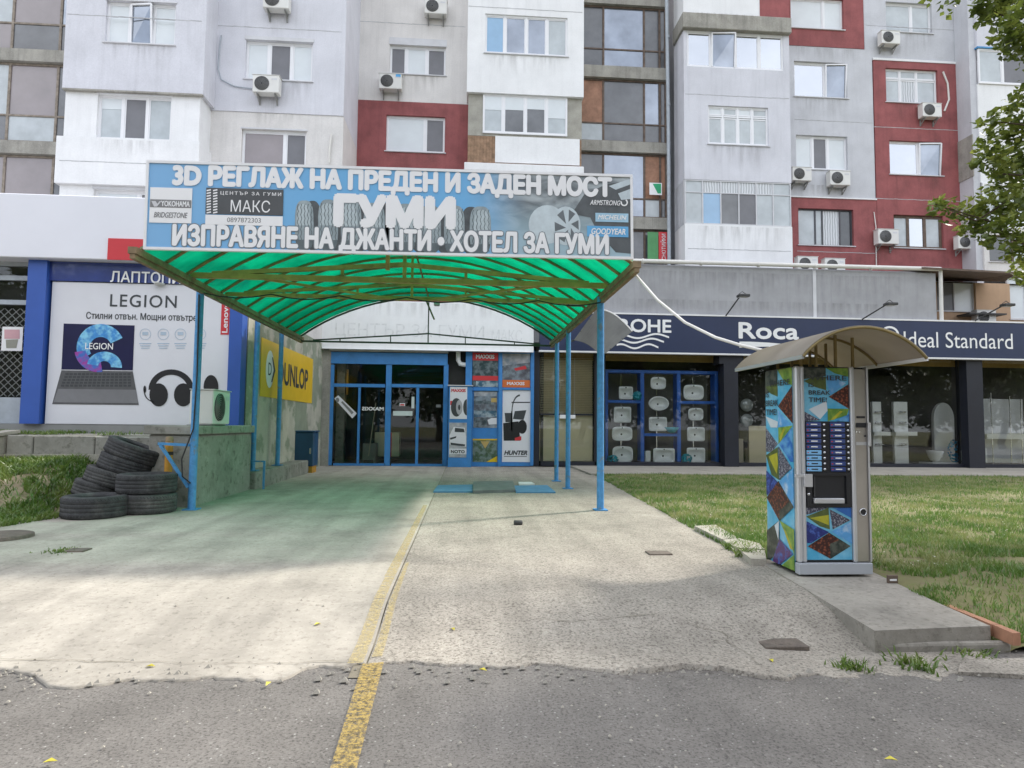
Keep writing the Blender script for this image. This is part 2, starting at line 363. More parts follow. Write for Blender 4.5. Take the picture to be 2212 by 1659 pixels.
def b_leaf(c1, c2, c3, sc):
    def f(t, L):
        g = N(t, 'NewGeometry'); n = N(t, 'TexNoise'); n.inputs['Scale'].default_value = sc; n.inputs['Detail'].default_value = 3; L(g.outputs['Position'], n.inputs['Vector'])
        cr = N(t, 'ValToRGB'); L(n.outputs['Fac'], cr.inputs[0]); e = cr.color_ramp.elements; e[0].position = .36; e[0].color = (*c1, 1); e[1].position = .64; e[1].color = (*c3, 1); q = e.new(.5); q.color = (*c2, 1)
        d = N(t, 'BsdfDiffuse'); L(cr.outputs[0], d.inputs[0]); a = N(t, 'BsdfTranslucent'); L(cr.outputs[0], a.inputs[0]); m1 = N(t, 'MixShader'); m1.inputs[0].default_value = .42
        L(d.outputs[0], m1.inputs[1]); L(a.outputs[0], m1.inputs[2]); gl = N(t, 'BsdfGlossy'); gl.inputs['Roughness'].default_value = .35; m2 = N(t, 'MixShader'); m2.inputs[0].default_value = .06
        L(m1.outputs[0], m2.inputs[1]); L(gl.outputs[0], m2.inputs[2]); return m2.outputs[0]
    return f
special('leaf', b_leaf((.07, .10, .018), (.15, .20, .035), (.30, .34, .07), 3.5))
special('leaf_far', b_leaf((.03, .05, .012), (.055, .08, .018), (.09, .12, .025), 1.5))
special('grass', b_leaf((.105, .205, .035), (.165, .265, .06), (.31, .34, .13), 1.6))
special('weed', b_leaf((.08, .15, .025), (.13, .21, .035), (.20, .26, .06), 4))
def b_worn(t, L):
    g = N(t, 'NewGeometry'); n = N(t, 'TexNoise'); n.inputs['Scale'].default_value = 38; n.inputs['Detail'].default_value = 6; n.inputs['Roughness'].default_value = .75; L(g.outputs['Position'], n.inputs['Vector'])
    r = N(t, 'MapRange'); L(n.outputs['Fac'], r.inputs[0]); r.inputs[1].default_value = .44; r.inputs[2].default_value = .58; r.inputs[3].default_value = .10; r.inputs[4].default_value = .9
    d = N(t, 'BsdfDiffuse'); d.inputs[0].default_value = (.40, .295, .11, 1); tr = N(t, 'BsdfTransparent'); mx = N(t, 'MixShader'); L(r.outputs[0], mx.inputs[0]); L(d.outputs[0], mx.inputs[1]); L(tr.outputs[0], mx.inputs[2]); return mx.outputs[0]
special('worn_yellow', b_worn)
def b_worn2(t, L):
    o = b_worn(t, L); t.nodes['Diffuse BSDF'].inputs[0].default_value = (.52, .42, .20, 1)
    q = [n for n in t.nodes if n.bl_idname == 'ShaderNodeMapRange'][0]; q.inputs[1].default_value = .40; q.inputs[2].default_value = .62; q.inputs[3].default_value = .35; return o
special('pale_yellow', b_worn2)
# ------------------------------------------------------------------ ground
def struct(m, name, mt, kind='structure'): return m.o(name, mt, kind=kind)
def nrm(x, y, s=1.): return mnoise.noise(V((x*s, y*s, 3.7)))
def grid(xs, ys, zf):
    m = M(); nx, ny = len(xs), len(ys)
    m.add([(x, y, zf(x, y)) for y in ys for x in xs], [(j*nx+i, j*nx+i+1, (j+1)*nx+i+1, (j+1)*nx+i) for j in range(ny-1) for i in range(nx-1)], True); return m
def lin(a, b, n): return [a+(b-a)*i/(n-1) for i in range(n)]
struct(M().box(-300, 300, -300, 300, -.42, -.40), 'ground', 'soil')
struct(grid(lin(-40, 40, 60), lin(-30, 5.0, 60), lambda x, y: gz(3.5, x)-.008+.004*nrm(x, y, .7)), 'road', 'asphalt')
def edge_slab(name, mt, pts, x0, x1, y1, dx):
    E_ = sorted([(gr(x, y).x, gr(x, y).y) for x, y in pts]); E_ = [(-40, E_[0][1])]+E_+[(40, E_[-1][1])]
    def ed(x):
        for a, b in zip(E_, E_[1:]):
            if a[0] <= x <= b[0]: return a[1]+(b[1]-a[1])*(x-a[0])/max(1e-6, b[0]-a[0])
    xs = []; x = x0
    while x < x1: xs.append(x); x += dx*(1 if abs(x) < 5 else 5)
    xs.append(x1); ts = [0, .03, .08, .15, .25, .36, .5, .75, 1, 1.4, 2, 3.5, 6, 9, 13, 17]; vs = []; m = M(); n = len(ts)
    for x in xs:
        y0 = ed(x)+.04*nrm(x, 0, 3)+.035*nrm(x, 5, 11)+.022*nrm(x, 9, 31)+.012*nrm(x, 2, 70)
        vs.append((x, y0-.012, -.25))
        for t in ts: y = min(y0+t, y1) if t < 17 else y1; vs.append((x, y, gz(y, x)+.006+(.004*nrm(x, y, 2) if t > .05 else -.002)))
    k = n+1
    m.add(vs, [(i*k+j, (i+1)*k+j, (i+1)*k+j+1, i*k+j+1) for i in range(len(xs)-1) for j in range(n)], True)
    return struct(m, name, mt)
edge_slab('concrete_drive', 'concrete_smooth', [(0, 1450), (85, 1454), (95, 1465), (145, 1486), (220, 1478), (280, 1472), (360, 1466), (400, 1468), (465, 1462), (580, 1470), (620, 1465), (660, 1442), (780, 1435)], -18, -.550, 20.2, .03)
edge_slab('concrete_drive', 'concrete_pebble', [(830, 1432), (900, 1430), (1030, 1440), (1180, 1438), (1327, 1448), (1427, 1440), (1479, 1436), (1527, 1438), (1587, 1446), (1647, 1456), (1707, 1464), (1759, 1460), (1815, 1470), (1867, 1464), (1927, 1460), (1959, 1462), (2023, 1474), (2059, 1456)], -.54, 3.42, 20.2, .03)
speck('soil_dark', (.22, .195, .15), (.12, .105, .08), (.20, .18, .13), 30)
# joint between the two slabs: dark gap with soil, then the worn yellow line beside it
struct(grid([-.62, -.50], lin(3.7, 16, 30), lambda x, y: gz(y)-.002), 'joint', 'soil_dark')
def strip(pa, pb, mt, name, z=.012, n=20):
    a = [V(p) for p in pa]; b = [V(p) for p in pb]; m = M(); vs = []
    for i in range(n+1):
        for q in (a, b):
            t = i/n*(len(q)-1); k = min(int(t), len(q)-2); p = q[k].lerp(q[k+1], t-k); p.z = gz(p.y, p.x)+z; vs.append(p)
    m.add(vs, [(2*i, 2*i+1, 2*i+3, 2*i+2) for i in range(n)]); return struct(m, name, mt)
yl = gr(800, 1434).y-.02
strip([(-.655, yl, 0), (-.65, 5.6, 0)], [(-.568, yl, 0), (-.57, 5.6, 0)], 'pale_yellow', 'line_marking', .013)
strip([(-.66, 5.62, 0), (-.64, 10.5, 0)], [(-.57, 5.62, 0), (-.575, 10.5, 0)], 'pale_yellow', 'line_marking', .013)
strip([(-.53, yl+.1, 0), (-.53, 6.2, 0)], [(-.47, yl+.1, 0), (-.50, 6.2, 0)], 'pale_yellow', 'line_marking', .013)
ra, rb, rc, rd = gp(715, 1659, -.094), gp(772, 1659, -.094), gp(783, 1438, -.092), gp(829, 1434, -.092)
struct(M().poly([ra+(ra-rc)*.5+V((0, 0, .0)), rb+(rb-rd)*.5, rd, rc]), 'line_marking', 'worn_yellow').location.z = .012
cr = [gr(x, y) for x, y in [(-60, 1258), (0, 1236), (60, 1215), (140, 1188), (200, 1168), (291, 1137), (380, 1108)]]
strip(cr, [p+V((.0, .035, 0)) for p in cr], 'cable_black', 'crack', .011, 40)
def crack(pts, wd=.012, mt='soil_dark', jit=.05):
    P_ = []; 
    for a, b in zip(pts, pts[1:]):
        for k in range(8): P_.append(a.lerp(b, k/8)+V((random.gauss(0, jit), random.gauss(0, jit*.5), 0))*.4)
    P_.append(pts[-1]); d_ = (pts[-1]-pts[0]).normalized(); n_ = V((-d_.y, d_.x, 0)); strip(P_, [p+n_*wd*random.uniform(.3, 1.5) for p in P_], mt, 'crack', .0125, len(P_)*2)
for c in ([(0, 1428), (200, 1432), (420, 1437), (640, 1436), (780, 1430)], [(1095, 1335), (1250, 1345), (1420, 1330)], [(1420, 1330), (1560, 1370), (1640, 1440)], [(950, 1200), (1060, 1190), (1180, 1205), (1300, 1170)]): crack([gr(x, y) for x, y in c], .005)
# a broken lip of loose crumbs where asphalt and concrete meet
cm_ = M()
for i in range(350):
    x = random.uniform(-3.2, 3.4); y = (gr(1106+x*300, 1446).y)+random.gauss(-.02, .10); s_ = abs(random.gauss(.006, .005))+.003; z = gz(y, x)+.002
    cm_.add([(x-s_, y-s_, z), (x+s_, y-s_*.6, z), (x+s_*.7, y+s_, z), (x-s_*.8, y+s_*.7, z), (x+s_*.2, y, z+s_*1.1)], [(0, 1, 4), (1, 2, 4), (2, 3, 4), (3, 0, 4)])
tag(cm_.o('crumbs', 'concrete_pad'), 'loose crumbs of broken asphalt and concrete along the road edge', 'crumbs', kind='stuff')
# showroom pavement
pv = struct(M().box(3.30, 24, 16.9, 20.35, -.05, .02), 'pavement', 'concrete_raw')
for i in range(17):
    for k in range(3):
        M().bbox(3.32+i*1.2, 3.32+i*1.2+1.185, 16.95+k*1.13, 16.95+k*1.13+1.115, .0, .045+.006*random.random(), .006, 1).o('paving_slab', 'pavement', pv)
# right-hand lawn, pad under the vending machine, steps, brick edging
def lz(x, y): return gz(y, x)+.02+.03*nrm(x, y, .6)+.02*nrm(x, y, 2.1)+.012-.03*sm((.12-(x-lawn_edge(y)))/.12)
def lawn_edge(y): return 3.33+(y-15.1)*(.53/9.1) if y > 6.2 else (2.8 if y > 6.15 else 3.6)
lawn = M(); vs = []; NY, NX = 60, 70
for j in range(NY):
    y = 4.15+(16.95-4.15)*(j/(NY-1))**1.3
    for i in range(NX): x = lawn_edge(y)+.03*nrm(1, y, 5)+(24-lawn_edge(y))*(i/(NX-1))**1.8; vs.append((x, y, lz(x, y)))
lawn.add(vs, [(j*NX+i, j*NX+i+1, (j+1)*NX+i+1, (j+1)*NX+i) for j in range(NY-1) for i in range(NX-1)], True); struct(lawn, 'lawn', 'soil')
speck('bank_soil', (.25, .20, .13), (.16, .125, .08), (.19, .21, .08), 6, (.7, .6), (.75, 1.2), bump=.8)
def blades(name, spots, mt, h=(.03, .09), wd=.006, lean=.5):
    vs, fs = [], []
    for (x, y, z) in spots:
        a = random.uniform(0, 6.283); hh = random.uniform(*h); c, s = math.cos(a)*wd, math.sin(a)*wd; k = len(vs)
        lx, ly = random.uniform(-lean, lean)*hh, random.uniform(-lean, lean)*hh
        vs += [(x-c, y-s, z-.005), (x+c, y+s, z-.005), (x+lx*.4+c*.6, y+ly*.4+s*.6, z+hh*.6), (x+lx*.4-c*.6, y+ly*.4-s*.6, z+hh*.6), (x+lx, y+ly, z+hh)]
        fs += [(k, k+1, k+2, k+3), (k+3, k+2, k+4)]
    m = M(); m.v = [V(q) for q in vs]; m.f = fs; m.smooth = [False]*len(fs); return m
sp = []
while len(sp) < 85000:
    y = 4.2+12.7*random.random()**1.7; x = lawn_edge(y)-.03+(1.2+y*.9)*random.random()**1.15
    if x > 15: continue
    if nrm(x, y, .9)+.5*nrm(x, y, 3.3) < -.25 and random.random() < .75: continue
    if y < 6.2 and (random.random() < .35 or nrm(x, y, 1.7) < -.32): continue
    sp.append((x, y, lz(x, y)))
tag(blades('grass', sp, 'grass', (.02, .075), .006, .8).o('grass', 'grass'), 'short patchy half-dry grass beside the concrete drive', 'grass', kind='stuff')
fl_m = M()
for _ in range(1400):
    y = 5.5+10*random.random()**1.4; x = lawn_edge(y)+.1+(1.0+y*.85)*random.random()
    if nrm(x, y, .7) < .02: continue
    z = lz(x, y)+random.uniform(.03, .06); q = random.uniform(.006, .013); fl_m.add([(x-q, y, z), (x, y-q, z+q*.5), (x+q, y, z), (x, y+q, z+q*.5)], [(0, 1, 2, 3)])
tag(fl_m.o('clover_flowers', mat('clover', (.62, .62, .50), .8)), 'pale clover flowers dotted over the lawn', 'flowers', kind='stuff')
pad = E('concrete_pad', 'smooth grey concrete pad under the vending machine with a rounded step at its end', 'pad', (3.2, 5, 0))
P = [gp(x, y, 0) for x, y in [(1895, 1356), (2139, 1346), (2015, 1300), (1895, 1238)]]
A, Bq, Cq = P[0], P[1], P[2]
pdm = M().prism([(A.x-.02, A.y, -.2), (Bq.x, Bq.y, -.2), (Cq.x+.02, Cq.y, -.2), (3.74, 6.2, -.2), (2.84, 6.2, -.2), (2.78, 5.6, -.2)], (0, 0, .222)); pdm.v = [V((v.x, v.y, v.z-(.04*sm((5.3-v.y)/1.1) if v.z > -.1 else 0))) for v in pdm.v]; pdm.o('slab', 'concrete_worn', pad)
s1 = [gp(x, y, -.10) for x, y in [(1945, 1386), (2152, 1376)]]
M().bbox(s1[0].x-.12, s1[1].x+.04, s1[0].y-.02, A.y+.06, -.28, -.105, .02, 2).o('step', 'concrete_worn', pad)
b0, b1 = gp(2030, 1296), gp(2190, 1362)
for i in range(4):
    t0, t1 = i/4, (i+.96)/4; p, q = b0.lerp(b1, t0), b0.lerp(b1, t1); n = V((q.y-p.y, p.x-q.x, 0)).normalized()*-.055; n = V((abs(n.x), abs(n.y), 0))
    br = M().prism([p+V((0, 0, -.1)), q+V((0, 0, -.1)), q+n+V((0, 0, -.1)), p+n+V((0, 0, -.1))], (0, 0, .075+.012*random.random())).o('edging_brick', 'brick_orange')
    tag(br, 'orange brick edging the lawn beside the step', 'brick', 'orange bricks edging the lawn')
for k, q in enumerate([[(1500, 1146), (1545, 1143), (1592, 1172), (1560, 1176)], [(1562, 1178), (1594, 1174), (1640, 1186), (1652, 1200), (1592, 1196)], [(1594, 1199), (1652, 1203), (1656, 1224), (1622, 1222)]]):
    tag(M().prism([gp(x, y)+V((0, 0, -.02)) for x, y in q], (0, 0, .078+.004*k)).o('kerb_stone', 'stone_light'), ('pale stone slab farthest from the vending machine along the drive edge', 'pale broken stone slab in the middle of the drive edge row', 'pale stone slab touching the machine pad at the drive edge')[k], 'stone', 'pale stone slabs between drive and lawn')
q = [gr(x, y) for x, y in [(2070, 1458), (2075, 1432), (2300, 1425), (2330, 1470)]]
struct(M().prism([p+V((0, 0, -.03)) for p in q], (0, 0, .05)), 'path', 'concrete_pebble')
# left: sloping lawn up to a retaining wall, terrace in front of the laptop shop
def slz(x, y):
    t = sm((y-8.0)/3.4)*(1-sm((x+6.3)/.8)); return -.01+.66*t+.05*nrm(x, y, .9)*t+.02*nrm(x, y, 3)*t-.05*sm((8.0-y)/.3)-.03*sm((x+5.0)/.3)
struct(grid(lin(-16, -4.7, 60), lin(7.6, 11.6, 40), slz), 'bank', 'bank_soil')
sp = []
while len(sp) < 26000:
    x, y = random.uniform(-10, -5.0), random.uniform(7.9, 11.35)
    if nrm(x+3, y, 1.1)+.4*nrm(x, y, 4) < -.12+.25*sm((9.0-y)/1.2) and random.random() < .92: continue
    if x > -5.15-.25*(10-y)*(y < 10) and x > -5.5+.2*(y-9): continue
    sp.append((x, y, slz(x, y)))
tag(blades('g', sp, 'weed', (.03, .12), .010, 1.0).o('weeds', 'weed'), 'green weeds and grass growing on the bank behind the tyres', 'weeds', kind='stuff')
struct(M().box(-30, -4.8, 11.6, 13.0, -.1, 1.06), 'terrace', 'concrete_pad')
sp = [(x, y, 1.06) for x, y in ((random.uniform(-9.5, -5.2), random.choice((11.75, 12.75, 12.6))+random.gauss(0, .1)) for _ in range(5000)) if nrm(x, y, 1.3) > -.05]
tag(blades('g', sp, 'weed', (.02, .09), .008, 1.0).o('weeds', 'weed'), 'low weeds along the foot of the laptop shop front', 'weeds', kind='stuff')
rw = E('retaining_wall', 'low weathered concrete block wall behind the leaning tyres', 'wall', (-6.2, 11.4, 0))
x = -7.55
for i, wd in enumerate((.42, .98, .95, .55)):
    M().bbox(x, x+wd-.015, 11.33+.02*random.random(), 11.6, .2, 1.03+.02*random.random(), .012, 1).o('block', 'concrete_raw', rw); x += wd
M().box(-7.6, -4.7, 11.26, 11.4, .2, .74).o('footing', 'stone_light', rw)
kw = E('kerb_wall', 'pale low wall running from the terrace corner down beside the bank', 'wall', (-7.6, 10.5, 0))
M().prism([(-7.72, 11.6, .3), (-7.55, 11.6, .3), (-8.0, 9.2, .0), (-8.2, 9.2, .0), ], (0, 0, .78)).o('wall', 'stone_light', kw)
M().prism([(-7.76, 11.61, 1.082), (-7.52, 11.61, 1.082), (-7.97, 9.18, .782), (-8.23, 9.18, .782)], (0, 0, .05)).o('coping', 'stone_light', kw)
blk = E('concrete_block', 'stained concrete plinth carrying the air conditioner beside the canopy post', 'plinth', (-4.5, 11.5, 0))
M().bbox(-4.78, -4.12, 10.25, 12.95, -.05, 1.10, .015, 1).o('body', 'concrete_raw', blk)
M().bbox(-4.84, -4.07, 10.2, 12.97, 1.103, 1.24, .012, 1).o('cap', 'concrete_raw', blk)
lg = E('wall_ledge', 'low rough concrete ledge along the side wall under the yellow banner', 'ledge', (-4.3, 15, 0))
M().bbox(-4.44, -4.02, 12.98, 17.2, -.05, .34, .03, 2).o('body', 'concrete_raw', lg)
for x, y, wd, lab in ((1423, 1197, .24, 'small square iron cover lying alone on the pebbled drive'), (1688, 1394, .30, 'square iron cover with a round lid mark near the road edge'), (1940, 1315, .27, 'flat iron cover set in the smooth pad before the vending machine'), (168, 1191, .19, 'thin slate piece lying by the mossy crack')):
    p = gr(x, y); c = E('iron_cover', lab, 'cover', p)
    M().bbox(p.x-wd/2, p.x+wd/2, p.y-.085, p.y+.085, p.z-.01, p.z+.02, .005, 1).o('plate', 'cover_iron', c)
    if wd == .30: M().lathe([(0, .024), (.055, .024), (.06, .022), (.065, .018)], p, n=20).o('lid', 'cover_iron', c)
p = gr(2, 1163); c = E('manhole_cover', 'round rusty manhole cover at the lawn edge', 'manhole cover', p)
M().lathe([(0, .05), (.27, .05), (.30, .04), (.30, -.02)], p, n=32).o('lid', 'cover_iron', c)
# ------------------------------------------------------------------ apartment building
apt = E('apartment_building', 'grey and red panel apartment block with mismatched windows above the shops', 'building', (0, 24, 0))
ZT = 21.0
def window(parent, x0, x1, z0, z1, Y, cols, kinds, fm='pvc', rows=None, fw=.055, inset=.10, sill=True, lintel=None, openp=None):
    """frame with mullions at the given fractions, one pane object per opening"""
    W, Hh = x1-x0, z1-z0; yf, yb = Y+inset, Y+inset+.07; m = M()
    m.box(x0, x1, yf, yb, z0, z0+fw); m.box(x0, x1, yf, yb, z1-fw, z1); m.box(x0, x0+fw, yf, yb, z0+fw, z1-fw); m.box(x1-fw, x1, yf, yb, z0+fw, z1-fw)
    cs = [0]+list(cols)+[1]; rs = [0]+list(rows or [])+[1]
    for c in cols: xc = x0+W*c; m.box(xc-fw*.6, xc+fw*.6, yf+.004, yb, z0+fw, z1-fw)
    for r in rs[1:-1]: zc = z0+Hh*r; m.box(x0+fw, x1-fw, yf+.008, yb, zc-fw*.45, zc+fw*.45)
    o = m.o('window', fm, parent); k = 0
    for j in range(len(rs)-1):
        for i in range(len(cs)-1):
            kd = kinds[k % len(kinds)]; k += 1; a, b = x0+W*cs[i], x0+W*cs[i+1]; c, d = z0+Hh*rs[j], z0+Hh*rs[j+1]
            if openp == k-1:                              # a tilted or opened sash shows the dark room behind it
                M().box(a, b, yb+.10, yb+.12, c, d).o('pane', 'p_dark', o)
                q = M(); t = .12; q.bar((a+.03, yf, c+.05), (a+.03, yf-t*.3, d-.05), .05, .05); q.bar((b-.03, yf, c+.05), (b-.03, yf-t, d-.05), .05, .05)
                q.bar((a+.03, yf-t*.3, d-.06), (b-.03, yf-t, d-.06), .05, .05); q.o('sash', fm, o)
                M().add([(a+.05, yf+.02, c+.05), (b-.05, yf+.02, c+.05), (b-.05, yf-t+.03, d-.08), (a+.05, yf-t*.3+.03, d-.08)], [(0, 1, 2, 3)]).o('pane', 'p_skyd', o); continue
            if fm == 'pvc' and b-a > .3: m2 = M(); t2 = .04; A2, B2, C2, D2 = a+fw*.55, b-fw*.55, c+fw*.9, d-fw*.9; m2.box(A2, B2, yf+.02, yb-.012, C2, C2+t2); m2.box(A2, B2, yf+.02, yb-.012, D2-t2, D2); m2.box(A2, A2+t2, yf+.02, yb-.012, C2+t2, D2-t2); m2.box(B2-t2, B2, yf+.02, yb-.012, C2+t2, D2-t2); m2.o('sash', fm, o)
            bl = None
            if ':' in kd: kd, bl = kd.split(':')         # 'pane:blind' = half-drawn blind behind the glass
            M().box(a+.01, b-.01, yb-.035, yb-.02, c+.01, d-.01).o('pane', 'p_'+kd, o)
            if bl: M().box(a+fw*.7, b-fw*.7, yb-.045, yb-.037, c+(d-c)*float(bl), d-.02).o('blind', 'p_blind', o)
    if sill: M().box(x0-.05, x1+.05, Y-.05, Y+inset-.002, z0-.035, z0-.004).o('sill', 'sill_metal', o)
    if lintel: M().box(x0-.03, x1+.03, Y-.03, Y+inset+.04, z1+.003, z1+lintel).o('shutter_box', 'sill_metal', o)
    return o
def wall(parent, x0, x1, z0, z1, Y, mt, wins=(), thick=1., name='wall'):
    """front face with real openings, reveals, sides; windows are set back into the openings"""
    ops = [];
    for d in wins:
        X0, X1, Z0, Z1 = rect(*d['px'], Y); ops.append((X0, X1, Z0, Z1))
    xs = sorted({x0, x1, *[o[0] for o in ops], *[o[1] for o in ops]}); zs = sorted({z0, z1, *[o[2] for o in ops], *[o[3] for o in ops]})
    xs = [x for x in xs if x0 <= x <= x1]; zs = [z for z in zs if z0 <= z <= z1]; m = M()
    for a, b in zip(xs, xs[1:]):
        for c, d in zip(zs, zs[1:]):
            xm, zm = (a+b)/2, (c+d)/2
            if any(o[0] < xm < o[1] and o[2] < zm < o[3] for o in ops): continue
            m.add([(a, Y, c), (b, Y, c), (b, Y, d), (a, Y, d)], [(0, 1, 2, 3)])
    for (a, b, c, d) in ops:
        y2 = Y+.35; d = min(d, z1); c = max(c, z0)
        m.add([(a, Y, c), (a, y2, c), (a, y2, d), (a, Y, d)], [(0, 1, 2, 3)]); m.add([(b, Y, c), (b, y2, c), (b, y2, d), (b, Y, d)], [(3, 2, 1, 0)])
        m.add([(a, Y, c), (b, Y, c), (b, y2, c), (a, y2, c)], [(0, 1, 2, 3)]); m.add([(a, Y, d), (b, Y, d), (b, y2, d), (a, y2, d)], [(3, 2, 1, 0)])
        m.add([(a, y2, c), (b, y2, c), (b, y2, d), (a, y2, d)], [(0, 1, 2, 3)])
    t = Y+thick
    m.add([(x0, Y, z0), (x0, t, z0), (x0, t, z1), (x0, Y, z1)], [(0, 1, 2, 3)]); m.add([(x1, Y, z0), (x1, t, z0), (x1, t, z1), (x1, Y, z1)], [(3, 2, 1, 0)])
    m.add([(x0, Y, z0), (x1, Y, z0), (x1, t, z0), (x0, t, z0)], [(0, 1, 2, 3)]); m.add([(x0, Y, z1), (x1, Y, z1), (x1, t, z1), (x0, t, z1)], [(3, 2, 1, 0)])
    o = m.o(name, mt, parent)
    for d, (a, b, c, e) in zip(wins, ops): window(parent, a, b, c, e, Y, **{k: v for k, v in d.items() if k != 'px'})
    return o
def zpx(x, y, Y): return fp(x, y, Y).z
def xpx(x, y, Y): return fp(x, y, Y).x
def W_(px, cols, kinds, **k): return dict(px=px, cols=cols, kinds=kinds, **k)
M().box(-32, 32, 24.2, 34, 0, ZT-.3).o('core_wall', 'grey_wall', apt)
# left bay (projecting), three finishes
Y = 19.5; X0, X1 = xpx(139, 100, Y), xpx(441, 150, Y)
za, zb, zc = zpx(290, 197, Y), zpx(280, 299, Y), zpx(280, 400, Y)
wall(apt, X0, X1, za, ZT, Y, 'lavender', [W_((228, 4, 379, 94), (.33, .66), ('blind', 'dark', 'blind'), openp=1, lintel=.05), W_((246, -206, 392, -116), (.33, .66), ('blind', 'screen', 'blind'))], .98)
wall(apt, X0+.05, X1-.12, zb, za-.002, Y+.10, 'white_wall', [W_((209, 205, 369, 301), (.33, .66), ('pale:.7', 'screen', 'pale'), lintel=.06, sill=False)], .9)
wall(apt, X0-.08, X1-.05, zc, zb-.002, Y, 'white_wall', (), 1.0)
wall(apt, X0, X1-.1, 4.5, zc-.002, Y+.14, 'white_wall', [W_((200, 411, 390, 500), (.5,), ('blind', 'screen'), lintel=.1, sill=False)], .9)
M().box(X0+.02, X1-.02, Y-.03, Y+.1, za-.05, za-.003).o('drip_strip', 'old_concrete', apt)
# left main wall
Y = 20.4; XR = xpx(742, 250, Y); zm = zpx(600, 244, Y)
wall(apt, X1-.3, XR, zm, ZT, Y, 'lavender', [W_((530, 89, 675, 173), (.34, .68), ('blind', 'screen', 'blind'), lintel=.12), W_((545, -120, 690, -36), (.34, .68), ('blind', 'screen', 'blind'))], 2.75)
wall(apt, X1-.28, XR-.002, 4.5, zm-.003, Y+.03, 'cream_wall', [W_((521, 281, 661, 372), (.66,), ('pink', 'screen'), lintel=.05)], 2.7)
# stair tower glazing: concrete beams, old frames, one pane each
def stair(x0, x1, Y, beams, zbot, cols, kinds, fm, tr):
    zs = sorted([rect(0, a, 10, b, Y)[2:] for a, b in beams]); k = 0
    for (a, b) in zs: M().box(x0, x1, Y-.10, Y+.3, a, b).o('floor_beam', 'old_concrete', apt)
    lv = [(zbot, zs[0][0])]+[(zs[i][1], zs[i+1][0]) for i in range(len(zs)-1)]+[(zs[-1][1], ZT)]
    for (c, d) in lv:
        if d-c > 3.5: d = c+2.2
        window(apt, x0+.02, x1-.02, c+.01, d-.01, Y-.1, cols, kinds[k % len(kinds)], fm, rows=(tr,), fw=.075, inset=.12, sill=False); k += 1
sb = []
for a, b in [(110, 136), (308, 335), (-92, -66)]: sb.append((a, b))
def beam_at(xm, Y, lst): return sorted([(zpx(xm, b, Y), zpx(xm, a, Y)) for a, b in lst])
def stair2(xm, x0, x1, Y, lst, zbot, cols, kinds, fm, tr):
    zs = beam_at(xm, Y, lst); k = 0
    for a, b in zs: M().box(x0, x1, Y-.12, Y+.3, a, b).o('floor_beam', 'old_concrete', apt)
    lv = [(zbot, zs[0][0])]+[(zs[i][1], zs[i+1][0]) for i in range(len(zs)-1)]+[(zs[-1][1], zs[-1][1]+2.3)]
    for c, d in lv:
        window(apt, x0+.02, x1-.02, c+.01, d-.01, Y-.1, cols, kinds[k % len(kinds)], fm, rows=(tr,), fw=.06, inset=.12, sill=False); k += 1
    M().box(x0, x1, Y, Y+.3, lv[-1][1], ZT).o('wall', 'old_concrete', apt)
stair2(65, xpx(-260, 200, 20.6), X0+.02, 20.6, [(110, 136), (308, 335), (-92, -66)], 4.6, (.30, .62, .86), [('pink', 'pink', 'grey', 'grey', 'pink', 'pink', 'pink', 'grey'), ('grey', 'grey', 'pale', 'grey', 'pink', 'pale', 'pink', 'grey'), ('grey', 'pink', 'grey', 'grey', 'grey', 'pale', 'pink', 'skyd'), ('grey', 'grey', 'pink', 'grey')], 'old_frame', .34)
# cream column over the tyre shop and the red flat under it
Y = 23.0; xa, xb = xpx(760, 200, Y), xpx(1014, 200, Y); zr = zpx(890, 221, Y)
wall(apt, xa-.3, xb, zr, ZT, Y, 'cream_wall', [W_((842, 99, 963, 161), (.29, .66), ('screen', 'blind', 'screen'), lintel=.26), W_((848, -78, 969, -16), (.29, .66), ('screen', 'blind', 'screen'), lintel=.22)], 1)
wall(apt, xa-.28, xb-.02, 4.5, zr-.004, Y-.03, 'red_wall', [W_((834, 250, 961, 328), (.66,), ('blind', 'screen'), fm='pvc')], 1)
# white balcony block
Y = 22.2; xc, xd = xpx(1009, 150, Y), xpx(1261, 150, Y); z1_, z2_, z3_, z4_ = zpx(1135, 204, Y), zpx(1135, 293, Y), zpx(1135, 356, Y), zpx(1135, 373, Y)
wall(apt, xc, xd, z1_, ZT, Y, 'white_wall', [W_((1048, 34, 1226, 118), (.24, .5, .75), ('blue', 'skyd', 'skyd', 'pale'), inset=.05), W_((1050, -146, 1228, -62), (.24, .5, .75), ('pale', 'skyd', 'screen', 'pale'), inset=.05)], 1)
wall(apt, xc+.06, xd-.04, z2_, z1_-.003, Y+.15, 'bare_block', [W_((1043, 208, 1225, 292), (.24, .5, .75), ('pale:.6', 'grey:.62', 'grey:.66', 'pale:.45'), inset=-.06, sill=False)], .85)
for i in range(9): M().bbox(xc+.07+i*.108, xc+.07+i*.108+.10, Y+.14, Y+.2, z3_+.08, z2_-.01, .008, 1).o('plank', 'raw_wood', apt)
M().box(xc+1.03, xd-.12, Y+.10, Y+.2, z3_+.10, z2_-.005).o('panel', 'white_wall', apt)
M().box(xc+.06, xd-.05, Y+.15, Y+1, z3_, z2_-.01).o('wall', 'raw_wood', apt)
M().bbox(xc-.05, xd+.01, Y-.06, Y+1, z4_, z3_-.003, .02, 1).o('ledge', 'white_wall', apt)
wall(apt, xc, xd, 4.5, z4_-.003, Y+.12, 'cream_wall', (), .9)
